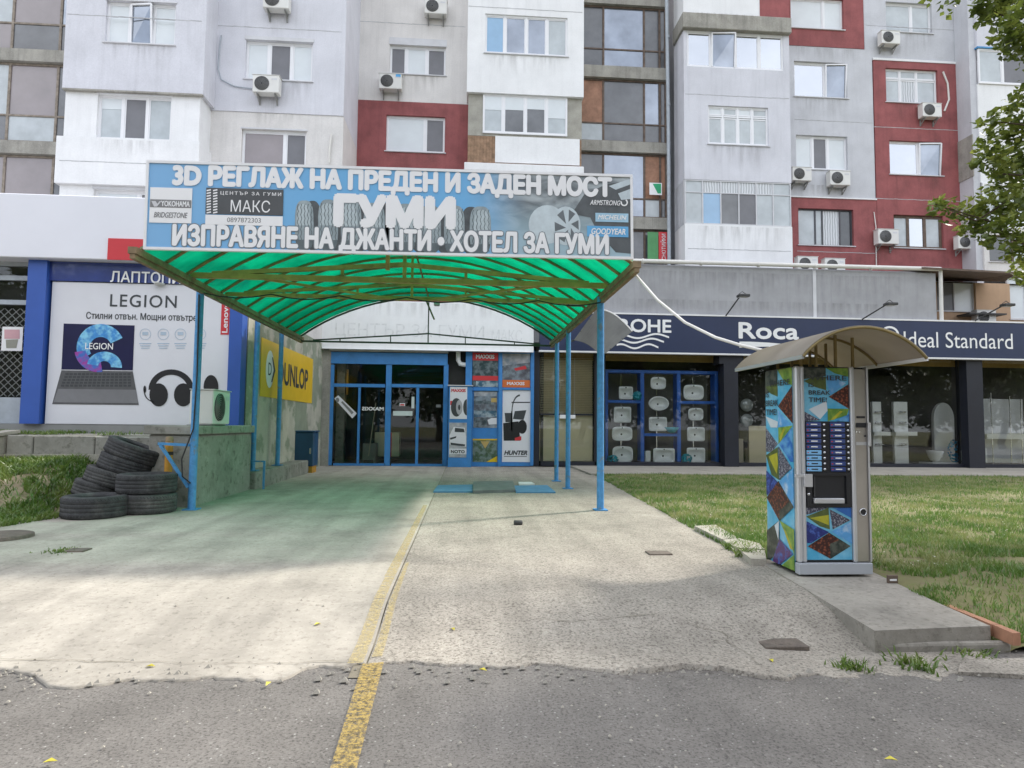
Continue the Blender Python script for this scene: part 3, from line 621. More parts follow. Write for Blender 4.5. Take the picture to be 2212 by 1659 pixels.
# centre stair tower
Y = 23.3; xe, xf = xpx(1255, 250, Y), xpx(1441, 250, Y)
stair2(1350, xe-.3, xf, Y, [(0, 14), (147, 172), (308, 331), (470, 495), (-165, -148)], 6.3, (.32, .76, .93), [('grey',)*8, ('grey', 'skyd', 'pale', 'grey', 'grey', 'skyd', 'board', 'board'), ('pale', 'grey', 'grey', 'grey', 'board', 'grey', 'skyd', 'grey'), ('grey', 'skyd', 'grey', 'grey', 'grey', 'skyd', 'grey', 'grey'), ('grey',)*8], 'brown_frame', .30)
pipe = M().tube([fp(1440, 0, 22.85)+V((0, 0, 6)), fp(1440, 0, 22.85), fp(1444, 300, 22.85), (fp(1444, 300, 22.85).x, 22.85, 6.4)], .065, 10)
for zz in (8, 10.6, 13.2, 15.8): c = fp(1444, 300, 22.85); pipe.lathe([(.08, -.04), (.08, .04)], (c.x, 22.85, zz), n=10)
pipe.o('downpipe', 'pipe_grey', apt)
# right bay
Y = 22.2; xg, xh = xpx(1478, 300, Y), xpx(1708, 300, Y)
zA, zB, zC, zD = zpx(1590, 38, Y), zpx(1590, 72, Y), zpx(1595, 391, Y), zpx(1595, 486, Y)
wall(apt, xg, xh, zA, ZT, Y, 'white_wall', (), 1.1)
M().box(xpx(1641, 20, Y), xh+.01, Y-.02, Y+.5, zA+.003, ZT).o('painted_panel', 'red_wall', apt)
M().bbox(xg-.08, xh+.02, Y-.18, Y+1, zB+.02, zA-.003, .02, 1).o('lintel', 'old_concrete', apt)
wall(apt, xg, xh, zC, zB+.016, Y, 'lavender', [W_((1484, 71, 1692, 148), (.25, .5, .75), ('sky', 'dark', 'sky', 'sky'), openp=1, inset=.03, sill=False), W_((1530, 230, 1660, 313), (.25, .5, .74), ('pale', 'pale', 'pale', 'pale', 'blind', 'pale', 'blind', 'pale'), rows=(.74,), inset=.06)], 1.1)
window(apt, xg+.02, xh-.02, zD, zC-.01, Y-.05, (.165, .335, .505, .67, .83), ('pale', 'blue', 'grey', 'screen', 'pale', 'pale', 'pale', 'curtain', 'curtain', 'curtain', 'curtain', 'pale'), 'sill_metal', rows=(.72,), fw=.035, inset=.06, sill=False)
wall(apt, xg, xh, 6.4, zD-.005, Y, 'white_wall', (), 1.1)
M().box(xg-.001, xg+.3, Y+.15, Y+1.1, zD, zC-.01).o('wall', 'grey_wall', apt)
sd = M().box(xg-.02, xg+.02, Y+.05, Y+.09, zD, zC); [sd.box(xg-.03, xg-.01, Y+a, Y+a+.04, zD, zC) for a in (.05, .5, .98)]; sd.o('side_frame', 'sill_metal', apt)
# two flat columns to the right of it
Y = 23.0; xi, xj = xh-.3, xpx(1888, 300, Y)
z1r, z2r = zpx(1784, 102, Y), zpx(1800, 427, Y)
wall(apt, xi, xpx(1865, 50, Y), z1r, ZT, Y-.02, 'red_wall', [W_((1708, -5, 1822, 62), (.64,), ('blind', 'blind'))], 1)
wall(apt, xi, xj, z2r, z1r-.004, Y, 'grey_wall', [W_((1716, 134, 1830, 210), (.6,), ('sky', 'dark'), openp=1), W_((1720, 293, 1831, 366), (.34, .64), ('blind', 'screen', 'blind'))], 1)
wall(apt, xi, xj+.02, 6.2, z2r-.05, Y-.02, 'red_wall', [W_((1725, 451, 1844, 530), (.33, .46, .78), ('pale', 'pale', 'curtain', 'dark'), fm='dark_alu', fw=.045)], 1)
M().box(xi, xj+.02, Y-.06, Y+.2, z2r-.047, z2r-.003).o('joint_strip', 'white_wall', apt)
xk = xpx(2078, 350, Y); z3r = zpx(1975, 130, Y)
wall(apt, xpx(1866, 50, Y)+.01, xk, z3r, ZT, Y+.01, 'grey_wall', [W_((1914, 6, 2013, 70), (.58,), ('p_', 'p_')[:0] or ('pale', 'pale'))], 1)
M().box(xj+.02, xk, Y-.05, Y+.2, z3r-.09, z3r-.004).o('joint_strip', 'white_wall', apt)
wall(apt, xj+.03, xk, 6.2, z3r-.095, Y-.025, 'red_wall', [W_((1914, 149, 2026, 222), (.3, .62), ('pale', 'curtain', 'pale', 'pale', 'pale', 'pale'), rows=(.72,), fw=.03), W_((1922, 305, 2035, 378), (.58,), ('sky', 'dark'), openp=1), W_((1931, 465, 2038, 536), (.32, .66), ('p', 'p', 'p')[:0] or ('pale', 'sky', 'pale'), fm='brown_frame', fw=.09)], 1)
# far right bay
Y = 22.2; xl = xpx(2118, 300, Y)
zE, zF, zG = zpx(2165, 104, Y), zpx(2165, 182, Y), zpx(2165, 395, Y)
wall(apt, xl, 28, zE, ZT, Y, 'lavender', (), .85)
M().box(xl-.03, 28, Y-.05, Y+.1, zE-.06, zE-.004).o('drip_strip', 'blue_paint', apt)
window(apt, xl+.03, xl+4.0, zF, zE-.065, Y-.05, (.24, .5, .75), ('pale', 'screen', 'pale', 'pale'), inset=.05, sill=False)
wall(apt, xl, 28, zG, zF-.004, Y+.05, 'white_wall', (), .8)
window(apt, xl+.03, xl+4.0, zG-1.7, zG-.01, Y-.05, (.24, .5, .75), ('pale', 'sky', 'pale', 'pale'), inset=.05, sill=False)
wall(apt, xl, 28, 7.0, zG-1.705, Y+.02, 'cream_wall', [W_((2137, 508, 2230, 566), (.6,), ('dark', 'pale'), fm='brown_frame')], .8)
M().box(xl-.25, xl+.02, Y+.1, Y+.8, 6.5, ZT).o('wall', 'grey_wall', apt)
M().box(xl-.28, xl-.245, Y+.06, Y+.8, zpx(2100, 378, Y), zpx(2100, 288, Y)).o('painted_panel', 'old_concrete', apt)
jm = mat('joint_grey', (.42, .42, .43), .9, var=.25, scale=3)
for x0, x1, y, Y in ((775, 1005, 52, 23.), (470, 738, 62, 20.4), (145, 436, 38, 19.5), (1480, 1704, 208, 22.2), (1716, 1885, 262, 23.), (1871, 2068, 60, 23.01), (1888, 2075, 278, 22.975), (1892, 2080, 432, 22.975), (1012, 1258, 20, 22.2), (128, 425, 352, 19.5), (1722, 1890, 545, 22.98), (1486, 1708, 540, 22.2)):
    a, b = xpx(x0, y, Y), xpx(x1, y, Y); z = zpx((x0+x1)/2, y, Y); m = M(); n = 24
    for k in range(n): z_ = z+.012*nrm(k*.7, x0, 1.); m.box(a+(b-a)*k/n, a+(b-a)*(k+1)/n, Y-.004, Y+.02, z_-.010, z_+.012)
    m.o('panel_joint', jm, apt)
# cables on the walls
M().tube([fp(x, y, 20.36) for x, y in [(478, 76), (474, 105), (471, 150), (478, 172), (505, 186), (545, 192)]], .02, 5).o('cable', 'pipe_grey', apt)
M().tube([fp(x, y, 20.37) for x, y in [(716, 290), (712, 320), (711, 352)]], .03, 5).o('cable', 'cable_white', apt)
M().tube([fp(x, y, 22.95) for x, y in [(2037, 155), (2047, 180), (2050, 215), (2040, 240)]], .035, 6).o('cable', 'cable_white', apt)
M().tube([fp(x, y, 22.95) for x, y in [(1888, 458), (1892, 490), (1893, 575)]], .018, 5).o('cable', 'cable_white', apt)
# stickers and the vertical shop sign in the stair windows
fr = FY(23.2); sg = E('window_sign', 'narrow red and green vertical sign inside the stair tower window', 'sign', fr.p(1425, 565))
pic(fr, 'panel', mat('sign_green', (.10, .30, .12)), sg, 1398, 502, 1421, 566, .05); pic(fr, 'panel', 'red_sign', sg, 1422, 502, 1441, 566, .05)
text(fr, 'СНОТИЙКИ', 1426, 506, 1437, 562, 'text_white', sg, .06, .01, 0, 90)
st = E('sticker', 'small white and green sticker on the stair tower window', 'sticker', fr.p(1415, 422)); pic(fr, 'sheet', 'white_paint', st, 1402, 396, 1429, 422, .05); shp(fr, 'mark', mat('st_green', (.03, .35, .16)), st, [(1409, 398), (1427, 398), (1427, 419), (1420, 419)], .055)
def b_stain(t, L):
    g = N(t, 'NewGeometry'); tc_ = N(t, 'TexCoord'); sp3 = N(t, 'SeparateXYZ'); L(tc_.outputs['Generated'], sp3.inputs[0]); mp = N(t, 'Mapping'); mp.inputs['Scale'].default_value = (7, 7, .8); L(g.outputs['Position'], mp.inputs[0]); n = N(t, 'TexNoise'); n.inputs['Scale'].default_value = 1.; n.inputs['Detail'].default_value = 7; L(mp.outputs[0], n.inputs['Vector'])
    r1 = N(t, 'MapRange'); L(n.outputs['Fac'], r1.inputs[0]); r1.inputs[1].default_value = .42; r1.inputs[2].default_value = .72; r1.inputs[4].default_value = .25; m1 = N(t, 'Math', operation='MULTIPLY'); L(r1.outputs[0], m1.inputs[0]); L(sp3.outputs[2], m1.inputs[1])
    r2 = N(t, 'MapRange', interpolation_type='SMOOTHSTEP'); ab = N(t, 'Math', operation='ABSOLUTE'); su = N(t, 'Math', operation='SUBTRACT'); L(sp3.outputs[0], su.inputs[0]); su.inputs[1].default_value = .5; L(su.outputs[0], ab.inputs[0]); L(ab.outputs[0], r2.inputs[0]); r2.inputs[1].default_value = .5; r2.inputs[2].default_value = .3; m2 = N(t, 'Math', operation='MULTIPLY'); L(m1.outputs[0], m2.inputs[0]); L(r2.outputs[0], m2.inputs[1])
    d = N(t, 'BsdfDiffuse'); d.inputs[0].default_value = (.17, .155, .13, 1); tr_ = N(t, 'BsdfTransparent'); mx_ = N(t, 'MixShader'); L(m2.outputs[0], mx_.inputs[0]); L(tr_.outputs[0], mx_.inputs[1]); L(d.outputs[0], mx_.inputs[2]); return mx_.outputs[0]
special('rain_stain', b_stain)
for x0, y0, x1, y1, Y in ((225, 97, 385, 150, 19.5), (520, 176, 680, 235, 20.4), (540, 246, 660, 282, 20.4), (560, 205, 600, 270, 20.38), (200, 303, 375, 345, 19.5), (835, 163, 965, 205, 23.), (830, 330, 965, 360, 22.96), (1045, 121, 1228, 165, 22.2), (1480, 72, 1700, 30, 22.0), (1525, 316, 1665, 370, 22.2), (1710, 213, 1835, 262, 23.), (1700, 104, 1870, 140, 23.), (1715, 400, 1850, 428, 22.99), (1910, 72, 2020, 120, 23.), (1905, 225, 2040, 265, 22.97), (1920, 381, 2040, 430, 22.97), (1885, 535, 1950, 572, 22.97), (1480, 490, 1710, 560, 22.19), (1900, 98, 1950, 126, 22.99), (1260, 590, 2015, 640, 20.14), (1160, 650, 2010, 690, 20.145), (700, 655, 1150, 690, 19.975)):
    a, b, c, d = rect(x0, min(y0, y1), x1, max(y0, y1), Y); M().add([(a, Y-.006, c), (b, Y-.006, c), (b, Y-.006, d), (a, Y-.006, d)], [(0, 1, 2, 3)]).o('rain_stain', 'rain_stain', apt)
# ------------------------------------------------------------------ air conditioners
acp = E('air_conditioner', 'x', 'air conditioner', (0, 0, 0), 'air conditioners on the apartment walls')
m = M().bbox(-.40, .40, -.30, 0, 0, .55, .02, 2); m.o('casing', 'ac_white', acp)
g = M().lathe([(0, -.312), (.22, -.312), (.225, -.302), (.225, -.296)], (-.12, 0, .28), 'Y', 28).o('fan_grille', 'ac_dark', acp)
g2 = M(); [g2.lathe([(r, -.318), (r+.008, -.318), (r+.008, -.312)], (-.12, 0, .28), 'Y', 24) for r in (.04, .075, .11, .145, .18, .215)]; g2.o('grille_rings', 'ac_grey', g)
M().box(-.42, .42, -.31, .0, .552, .565).o('top_plate', 'ac_white', acp)
M().box(.17, .34, -.304, -.301, .40, .46).o('badge', 'sill_metal', acp)
for x in (-.27, .27): M().box(x-.02, x+.02, -.28, .06, -.05, -.005).box(x-.02, x+.02, .02, .06, -.25, -.05).bar((x, -.25, -.04), (x, .03, -.22), .025, .025).o('bracket', 'ac_grey', acp)
ACS = [(596, 18, 20.4, 'white air conditioner hung highest on the lavender wall', 1), (574, 200, 20.4, 'white air conditioner under the three-pane window of the lavender wall', 1), (941, 30, 23., 'grey-faced air conditioner above the shutter box of the cream wall', 1),
       (843, 192, 23., 'air conditioner with dark fan and blue sticker on the cream wall', 1), (1733, 390, 23., 'air conditioner under the grey wall window next to the glazed balcony', .92), (1815, 400, 23., 'air conditioner hanging right above the white joint line of the grey wall', .98),
       (1748, 584, 22.6, 'air conditioner with sheet lid on the podium roof beside the white balcony', .95), (1807, 588, 22.6, 'air conditioner with sheet lid on the podium roof under the dark framed window', .95), (1925, 94, 23., 'air conditioner at the corner of the upper window on the grey wall', .92), (2014, 252, 23., 'air conditioner with white hose under the red wall window', .95),
       (1919, 527, 23., 'large air conditioner left of the brown framed window on the red wall', 1.0), (2091, 537, 22.9, 'air conditioner at the edge of the red wall behind leaves', .9), (2132, 700, 21.8, 'air conditioner on the tan wall behind the navy sign', .9)]
for i, (x, y, Y, lab, sc) in enumerate(ACS):
    a = acp if i == 0 else dup(acp); p = fp(x, y, Y-.35); a.location = (p.x, Y-.08 if i not in (6, 7) else Y, p.z); a.scale = (sc,)*3; a['label'] = lab
    if i == 3:
        M().box(.19, .36, -.306, -.303, .44, .53).o('sticker', mat('sticker_blue', (.1, .4, .75)), None).parent = a
a = dup(acp); a.rotation_euler.z = math.pi/2; a.scale = (.95, 1.25, 1.02); a.location = (-4.46, 11.25, 1.26); a['label'] = 'air conditioner standing on the stained concrete plinth beside the canopy post'
M().tube([(-.1+.28, .02, .2), (.3, .04, .1), (.45, -.05, -.0), (.55, -.2, .0)], .02, 6).o('hose', 'cable_white', None).parent = a
# ------------------------------------------------------------------ laptop shop (left)
ls = E('laptop_shop', 'white fascia shop with royal blue pilasters on the raised terrace', 'shop', (-9, 13, 1.06))
Y = 13.0; XR = -4.36
M().box(-30, XR-.02, Y+.32, 20.3, .3, 5.6).o('wall', 'cream_wall', ls)
zt, zb_ = zpx(200, 423, 12.7), zpx(200, 560, 12.7)
M().bbox(-30, XR+.0, 12.7, Y+.6, zb_, zt, .015, 1).o('fascia', mat('fascia_clean', (.80, .80, .855), .5, var=.03, scale=.5), ls)
zpb = zpx(250, 917, Y)
M().box(-30, XR-.03, Y-.02, Y+.3, 1.06, zpb-.003).o('plinth', 'ac_grey', ls)
fr = FY(Y-.01)
M().box(xpx(62, 740, Y), xpx(103, 740, Y), Y-.14, Y+.2, zpb, zb_-.003).o('pilaster', 'royal_blue', ls)
M().box(xpx(496, 800, Y), XR, Y-.10, Y+.2, .95, zb_-.003).o('pilaster', 'royal_blue', ls)
M().box(xpx(103, 590, Y)+.002, xpx(496, 590, Y)-.002, Y-.06, Y+.2, zpx(300, 612, Y), zb_-.003).o('band', 'navy_band', ls)
rl = E('red_logo_panel', 'plain red rectangle on the white fascia of the laptop shop', 'sign', fp(275, 560, 12.68)); r_ = rect(233, 516, 322, 562, 12.68); M().box(r_[0], r_[1], 12.67, 12.697, r_[2], r_[3]).o('panel', 'red_sign', rl)
tb = E('band_lettering', 'white laptop word in raised letters on the dark blue band', 'sign', fp(316, 612, Y-.08)); text(FY(Y-.07), 'ЛАПТОПИ', 239, 587, 392, 612, 'text_white', tb, .012, .02)
M().lathe([(0, -.02), (.09, -.02), (.1, 0)], fp(344, 612, Y-.1), n=14).o('down_light', 'white_paint', ls)
# glass door with lattice grille
dx0, dx1 = xpx(-130, 740, Y), xpx(60, 740, Y); dz0, dz1 = zpb, zb_-.01
dr = M().box(dx0, dx1, Y+.1, Y+.16, dz0, dz0+.5)
for xx in (dx0, (dx0+dx1)/2-.03, dx1-.06): dr.box(xx, xx+.06, Y+.09, Y+.17, dz0+.5, dz1)
for zz in (dz1-.35, zpx(30, 645, Y)-.1, dz1-.07): dr.box(dx0, dx1, Y+.085, Y+.175, zz, zz+.09)
dr = dr.o('door', 'pipe_grey', ls); M().box(dx0+.06, dx1-.06, Y+.13, Y+.14, dz0+.5, dz1-.07).o('pane', 'glass', dr)
M().box(dx0, dx1, Y+.30, Y+.315, dz0, dz1).o('curtain', 'interior', dr)
gl = M(); h_ = zpx(30, 660, Y)-dz0-.55; wv = dx1-dx0; st_ = .145
k = -int(h_/st_)-1
while k*st_ < wv:
    a = k*st_
    for sgn in (1, -1):
        u0, u1 = a, a+h_
        t0, t1 = max(0, -u0/(u1-u0)), min(1, (wv-u0)/(u1-u0))
        if t1 > t0:
            pa = (dx0+u0+(u1-u0)*t0, h_*t0); pb = (dx0+u0+(u1-u0)*t1, h_*t1)
            za_, zb2 = (pa[1], pb[1]) if sgn > 0 else (h_-pa[1], h_-pb[1])
            gl.bar((pa[0], Y+.19+sgn*.006, dz0+.52+za_), (pb[0], Y+.19+sgn*.006, dz0+.52+zb2), .012, .012)
    k += 1
gl.o('grille', 'sill_metal', dr)
fd = FY(Y+.085); nt_ = E('paper_notice', 'pink and white paper notice on the grilled glass door', 'notice', fd.p(25, 758)); pic(fd, 'sheet', 'white_paint', nt_, 4, 706, 49, 758, .0, .004)
shp(fd, 'print', mat('pk', (.6, .35, .38)), nt_, [(10, 712), (43, 712), (43, 732), (10, 732)], .006); shp(fd, 'print', mat('pk2', (.3, .3, .25)), nt_, [(13, 734), (40, 733), (36, 752), (14, 752)], .006)
# big laptop poster
pb_ = E('poster', 'large white laptop and headset poster between the blue pilasters', 'poster', fp(300, 917, Y)); fr = FY(Y-.03)
b_ = fr.box(105, 613, 496, 917); sheet(fr, b_, -.02, .02).o('board', mat('poster_white', (.74, .74, .78), .35, var=.02), pb_)
text(fr, 'LEGION', 238, 637, 382, 664, 'text_dark', pb_, .004, .012, space=1.15)
text(fr, 'Стилни отвън. Мощни отвътре', 186, 676, 426, 695, 'text_dark', pb_, .004, .018)
shp(fr, 'screen', mat('lap_screen', (.012, .012, .06), .3), pb_, [(138, 699), (291, 703), (287, 800), (133, 798)], .004)
sw1 = mat('swirl_blue', (.05, .26, .62), .4, col2=(.25, .6, .8), scale=9, thr=(.4, .6)); sw2 = mat('swirl_pink', (.35, .05, .33), .4, col2=(.05, .15, .5), scale=8, thr=(.4, .6))
def ring(x, y, r0, r1, a0, a1, n=20, sy=1.): return [(x+r1*math.cos(math.radians(a0+(a1-a0)*i/n)), y+r1*sy*math.sin(math.radians(a0+(a1-a0)*i/n))) for i in range(n+1)]+[(x+r0*math.cos(math.radians(a1-(a1-a0)*i/n)), y+r0*sy*math.sin(math.radians(a1-(a1-a0)*i/n))) for i in range(n+1)]
shp(fr, 'swirl', sw1, pb_, ring(218, 752, 24, 52, 150, 335), .008); shp(fr, 'swirl', sw2, pb_, ring(213, 752, 28, 52, 80, 170), .0085); shp(fr, 'swirl', sw1, pb_, ring(226, 792, 14, 38, 190, 365, sy=.85), .009)
text(fr, 'LEGION', 185, 741, 245, 755, 'text_white', pb_, .014, .01)
shp(fr, 'keyboard', mat('lap_grey', (.10, .10, .105), .4, var=.15, scale=4), pb_, [(133, 800), (287, 802), (300, 875), (113, 873)], .004)
shp(fr, 'palm_rest', mat('lap_rest', (.20, .20, .21), .4), pb_, [(126, 840), (294, 842), (299, 871), (116, 869)], .007)
kb = M()
for r in range(5):
    for c in range(16):
        x = 142-r*2.4+c*(8.9+.18*r); y = 806+r*6.2; kb.prism([fr.p(x, y, .007), fr.p(x+7, y, .007), fr.p(x+7, y+4.4, .007), fr.p(x, y+4.4, .007)], fr.n*.001)
kb.o('keys', 'text_dark', pb_)
for x in (314, 353, 390, 433):
    shp(fr, 'icon', mat('icon_blue', (.45, .55, .66)), pb_, ring(x, 722, 11.2, 12.2, 0, 360), .004); shp(fr, 'icon', 'icon_blue', pb_, [(x-6, 717), (x+6, 717), (x+6, 724), (x-6, 724)], .004)
    for k in range(3): shp(fr, 'caption', 'icon_blue', pb_, [(x-13+2*k, 741+k*5), (x+13-2*k, 741+k*5), (x+13-2*k, 743+k*5), (x-13+2*k, 743+k*5)], .004)
ink = mat('headset_black', (.016, .016, .018), .4)
shp(fr, 'headset_band', ink, pb_, ring(370, 842, 36, 49, 180, 360, sy=.9), .004)
for x, a in ((343, -4), (396, 4)): shp(fr, 'headset_cup', ink, pb_, ell(x, 853, 20, 25), .006)
shp(fr, 'headset_mic', ink, pb_, ring(335, 845, 22, 24, 95, 190), .006); shp(fr, 'headset_mic', ink, pb_, ell(313, 841, 3, 8), .006)
shp(fr, 'mouse', ink, pb_, ell(456, 836, 16, 26), .006)
pic(fr, 'red_tab', 'red_sign', pb_, 478, 645, 496, 723, .004); text(fr, 'Lenovo', 481, 652, 493, 719, 'text_white', pb_, .009, .02, 0, 90)
# side wall with the yellow tyre banner
M().box(XR-.10, XR-.013, Y+.31, 20.15, .0, 3.72).o('side_wall', mat('peeling_wall_green_cast', (.27, .30, .22), .85, var=.15, scale=1.1, col2=(.48, .46, .38), thr=(.48, .54), fine=.1, streak=.2), ls)  # peeling paint; green canopy light and its shade are put into the colour
fs_ = Fr((XR-.01, 16, 0), (0, 1, 0), (1, 0, 0)); yb = E('tyre_banner', 'yellow banner with black tyre brand lettering on the side wall', 'banner', fs_.p(620, 850))
u0, u1 = 14.15-16, 18.85-16; v0, v1 = 1.86, 3.12
sheet(fs_, (u0, v0, u1, v1), .0, .012).o('sheet', 'yellow_sign', yb)
text(fs_, 'DUNLOP', 0, 0, 0, 0, 'text_dark', yb, .016, .03, uvbox=(u0+1.25, v0+.34, u1-.55, v1-.36))
lx, lv = u0+.62, (v0+v1)/2
M().poly([fs_.w(lx+.30*math.cos(a*.2618), lv+.42*math.sin(a*.2618), .016) for a in range(24)]).o('emblem', 'text_white', yb)
M().poly([fs_.w(lx+.2, lv+.28, .018), fs_.w(lx+.42, lv, .018), fs_.w(lx+.2, lv-.28, .018), fs_.w(lx+.12, lv-.28, .018), fs_.w(lx+.28, lv, .018), fs_.w(lx+.12, lv+.28, .018)]).o('emblem_arrow', 'text_dark', yb)
text(fs_, 'D', 0, 0, 0, 0, 'text_dark', yb, .018, .0, uvbox=(lx-.12, lv-.14, lx+.12, lv+.14))
# dark blue cabinet on yellow feet
cb = E('cabinet', 'dark blue metal cabinet on yellow feet against the side wall', 'cabinet', (-4.1, 18, 0)); cp = [xpx(632, 980, 17.2), xpx(677, 980, 17.2)]
M().bbox(cp[0], cp[1], 17.2, 17.75, .18, 1.06, .02, 1).o('body', 'box_blue', cb); M().bbox(cp[0]-.02, cp[1]+.02, 17.18, 17.77, 1.062, 1.10, .01, 1).o('lid', 'box_blue', cb)
for x in (cp[0]+.08, cp[1]-.08): M().box(x-.05, x+.05, 17.25, 17.7, .0, .178).o('foot', 'gas_yellow', cb)
M().box(cp[1]-.1, cp[1]-.06, 17.185, 17.2, .5, .65).o('handle', 'chrome', cb)
# ------------------------------------------------------------------ tyre shop
ts = E('tyre_shop', 'tyre workshop front with bright blue frames and dark glass under the canopy', 'shop', (-1, 20.2, 0)); Y = 20.2
xL, xR = xpx(712, 900, Y), xpx(1152, 900, Y)
M().box(xL-.45, xL-.002, Y-.05, Y+.4, 0, 3.55).o('pier', 'old_concrete', ts)
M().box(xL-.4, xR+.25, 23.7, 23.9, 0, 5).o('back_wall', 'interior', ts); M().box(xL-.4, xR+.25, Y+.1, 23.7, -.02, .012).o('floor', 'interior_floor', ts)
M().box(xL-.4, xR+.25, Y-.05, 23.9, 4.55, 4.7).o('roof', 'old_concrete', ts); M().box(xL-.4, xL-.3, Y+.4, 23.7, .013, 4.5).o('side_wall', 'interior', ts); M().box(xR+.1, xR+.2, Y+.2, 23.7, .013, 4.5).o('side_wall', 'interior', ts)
def bx(x0, y0, x1, y1, d0=0, d1=.1, YY=None): a, b, c, d = rect(x0, y0, x1, y1, YY or Y); return M().box(a, b, (YY or Y)+d0, (YY or Y)+d1, c, d)
def F1(x0, y0, x1, y1, name='frame_bar', mt='blue_frame', d0=0, d1=.1): return bx(x0, y0, x1, y1, d0, d1).o(name, mt, ts)
F1(712, 762, 967, 787, d0=-.02); F1(712, 787.5, 719, 1005); F1(957, 787.5, 967, 1008); F1(832, 787.5, 844, 1006); F1(719.5, 829, 831.5, 836); F1(844.5, 830, 956.5, 837)
F1(719.5, 1001, 831.5, 1006); F1(772, 836.5, 777, 1000.5, d0=.01); F1(898, 837.5, 904, 1003, d0=.01); F1(844.5, 1002, 956.5, 1007)
for q in ((719, 787, 832, 829), (844, 787, 957, 830), (719, 836, 772, 1001), (777, 836, 832, 1001), (844, 837, 898, 1002), (904, 837, 957, 1002)): F1(*q, 'pane', 'glass', .05, .058)
M().box(xL-.05, xpx(967, 760, Y)+.02, Y-.10, Y+.1, zpx(840, 761, Y)+.003, zpx(840, 746, Y)).o('valance', mat('valance', (.45, .43, .42), .8, var=.12, scale=3), ts)
# white fascia with ghost letters
fa = E('fascia_sign', 'faded white fascia over the workshop with ghost outlines of removed letters', 'sign', fp(920, 757, 20)); fz = FY(19.98)
sheet(fz, fz.box(696, 652, 1153, 757), -.05, .05).o('board', mat('fascia_white', (.86, .87, .87), .6, var=.04, streak=.05), fa)
gm = mat('ghost', (.76, .77, .77), .7, var=.15, scale=5)
text(fz, 'ЦЕНТЪР ЗА ГУМИ', 724, 700, 1046, 733, gm, fa, .003, .0, name='ghost_lettering'); text(fz, 'МАКС', 1062, 712, 1128, 738, gm, fa, .003, .0, name='ghost_lettering')
M().box(fz.box(696, 0, 1153, 0)[0], fz.box(696, 0, 1153, 0)[2], 19.9, 20.1, zpx(920, 745, 19.98)-.17, zpx(920, 757, 19.98)-.004).o('trim', 'white_paint', fa)
# dark recess with a white elbow pipe, then cabinet and poster bays
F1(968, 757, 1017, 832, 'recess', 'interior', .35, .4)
M().tube([fp(x, y, Y+.1) for x, y in [(990, 757), (990, 778), (994, 786), (1004, 788), (1016, 787)]], .075, 10).o('flue', 'white_paint', ts)
F1(1006, 757, 1020, 832); F1(1020, 757, 1080, 1009, 'panel', 'blue_frame', .03, .1); F1(1080.5, 757, 1152, 1007, 'panel', 'blue_frame', .03, .1)
F1(1077, 757, 1084, 1008, d0=-.03, d1=.028); F1(1146, 757, 1153, 1005, d0=-.03, d1=.028); F1(1020, 838, 1076.5, 844, d0=-.02, d1=.028); F1(1084.5, 838, 1145.5, 842, d0=-.02, d1=.028)
cbx = E('poster_cabinet', 'narrow blue cabinet with tyre and car posters beside the workshop door', 'cabinet', fp(990, 1012, Y-.4)); a, b, c, d = rect(968, 832, 1019, 1012, Y-.25)
M().bbox(a, b, Y-.3, Y-.02, 0, d-.03, .012, 1).o('body', 'blue_frame', cbx); M().box(a-.03, b+.03, Y-.34, Y, d-.027, d).o('top', 'sill_metal', cbx)
ph = lambda n, c1, c2, s=6: mat(n, c1, .3, col2=c2, scale=s, thr=(.42, .58), var=.3, coat=.5)
ph('ph_dark', (.03, .05, .06), (.14, .17, .19)); ph('ph_blue', (.05, .12, .18), (.35, .42, .46), 5); ph('ph_road', (.22, .26, .30), (.10, .10, .12), 4); ph('ph_sky', (.25, .30, .36), (.42, .42, .44), 3); ph('ph_green', (.05, .10, .05), (.16, .22, .2), 8)
fc = FY(Y-.30); 
def poster(fr, lab, x0, y0, x1, y1, mt, extra):
    o = E('poster', lab, 'poster', fr.p((x0+x1)/2, y1)); pic(fr, 'sheet', mt, o, x0, y0, x1, y1, .004, .004)
    for e in extra:
        if e[0] == 't': text(fr, e[1], *e[2], e[3], o, .013, *(e[4:] or (.03,)))
        elif e[0] == 'p': pic(fr, 'print', e[1], o, *e[2], .0085, .001)
        else: shp(fr, 'print', e[1], o, e[2], e[3] if len(e) > 3 else .0095, .0008)
    return o
pw = 'poster_white'; blackp = 'text_dark'
poster(fc, 'white poster with tyre picture and red brand lettering on the narrow cabinet', 972, 836, 1009, 905, pw, [('t', 'MAXXIS', (975, 840, 1006, 847), 'red_sign', .05), ('p', 'red_sign', (972.5, 866, 977, 875)), ('s', blackp, ell(986, 880, 12, 20)), ('s', mat('tyre_grey', (.4, .4, .42)), ell(992, 880, 7, 16), .011), ('s', blackp, ell(992, 880, 2.5, 6), .012), ('s', blackp, ring(1008.5, 880, 0, 8, 90, 270, sy=2.2))])
poster(fc, 'poster with a pale sports car on the narrow cabinet', 970, 913, 1008, 988, 'ph_sky', [('s', pw, [(971, 940), (980, 922), (1004, 924), (1007, 945), (1007, 965), (971, 960)]), ('s', blackp, [(983, 924), (1002, 926), (1004, 934), (982, 933)], .011), ('s', blackp, [(972, 946), (986, 942), (985, 946), (973, 950)], .011), ('s', blackp, [(973, 956), (1005, 960), (1004, 964), (974, 961)], .011), ('p', pw, (970.5, 969, 1007.5, 981)), ('t', 'NOTO', (974, 972, 1004, 979), blackp, .05)])
fu = FY(Y+.03); fu2 = FY(Y-.03)
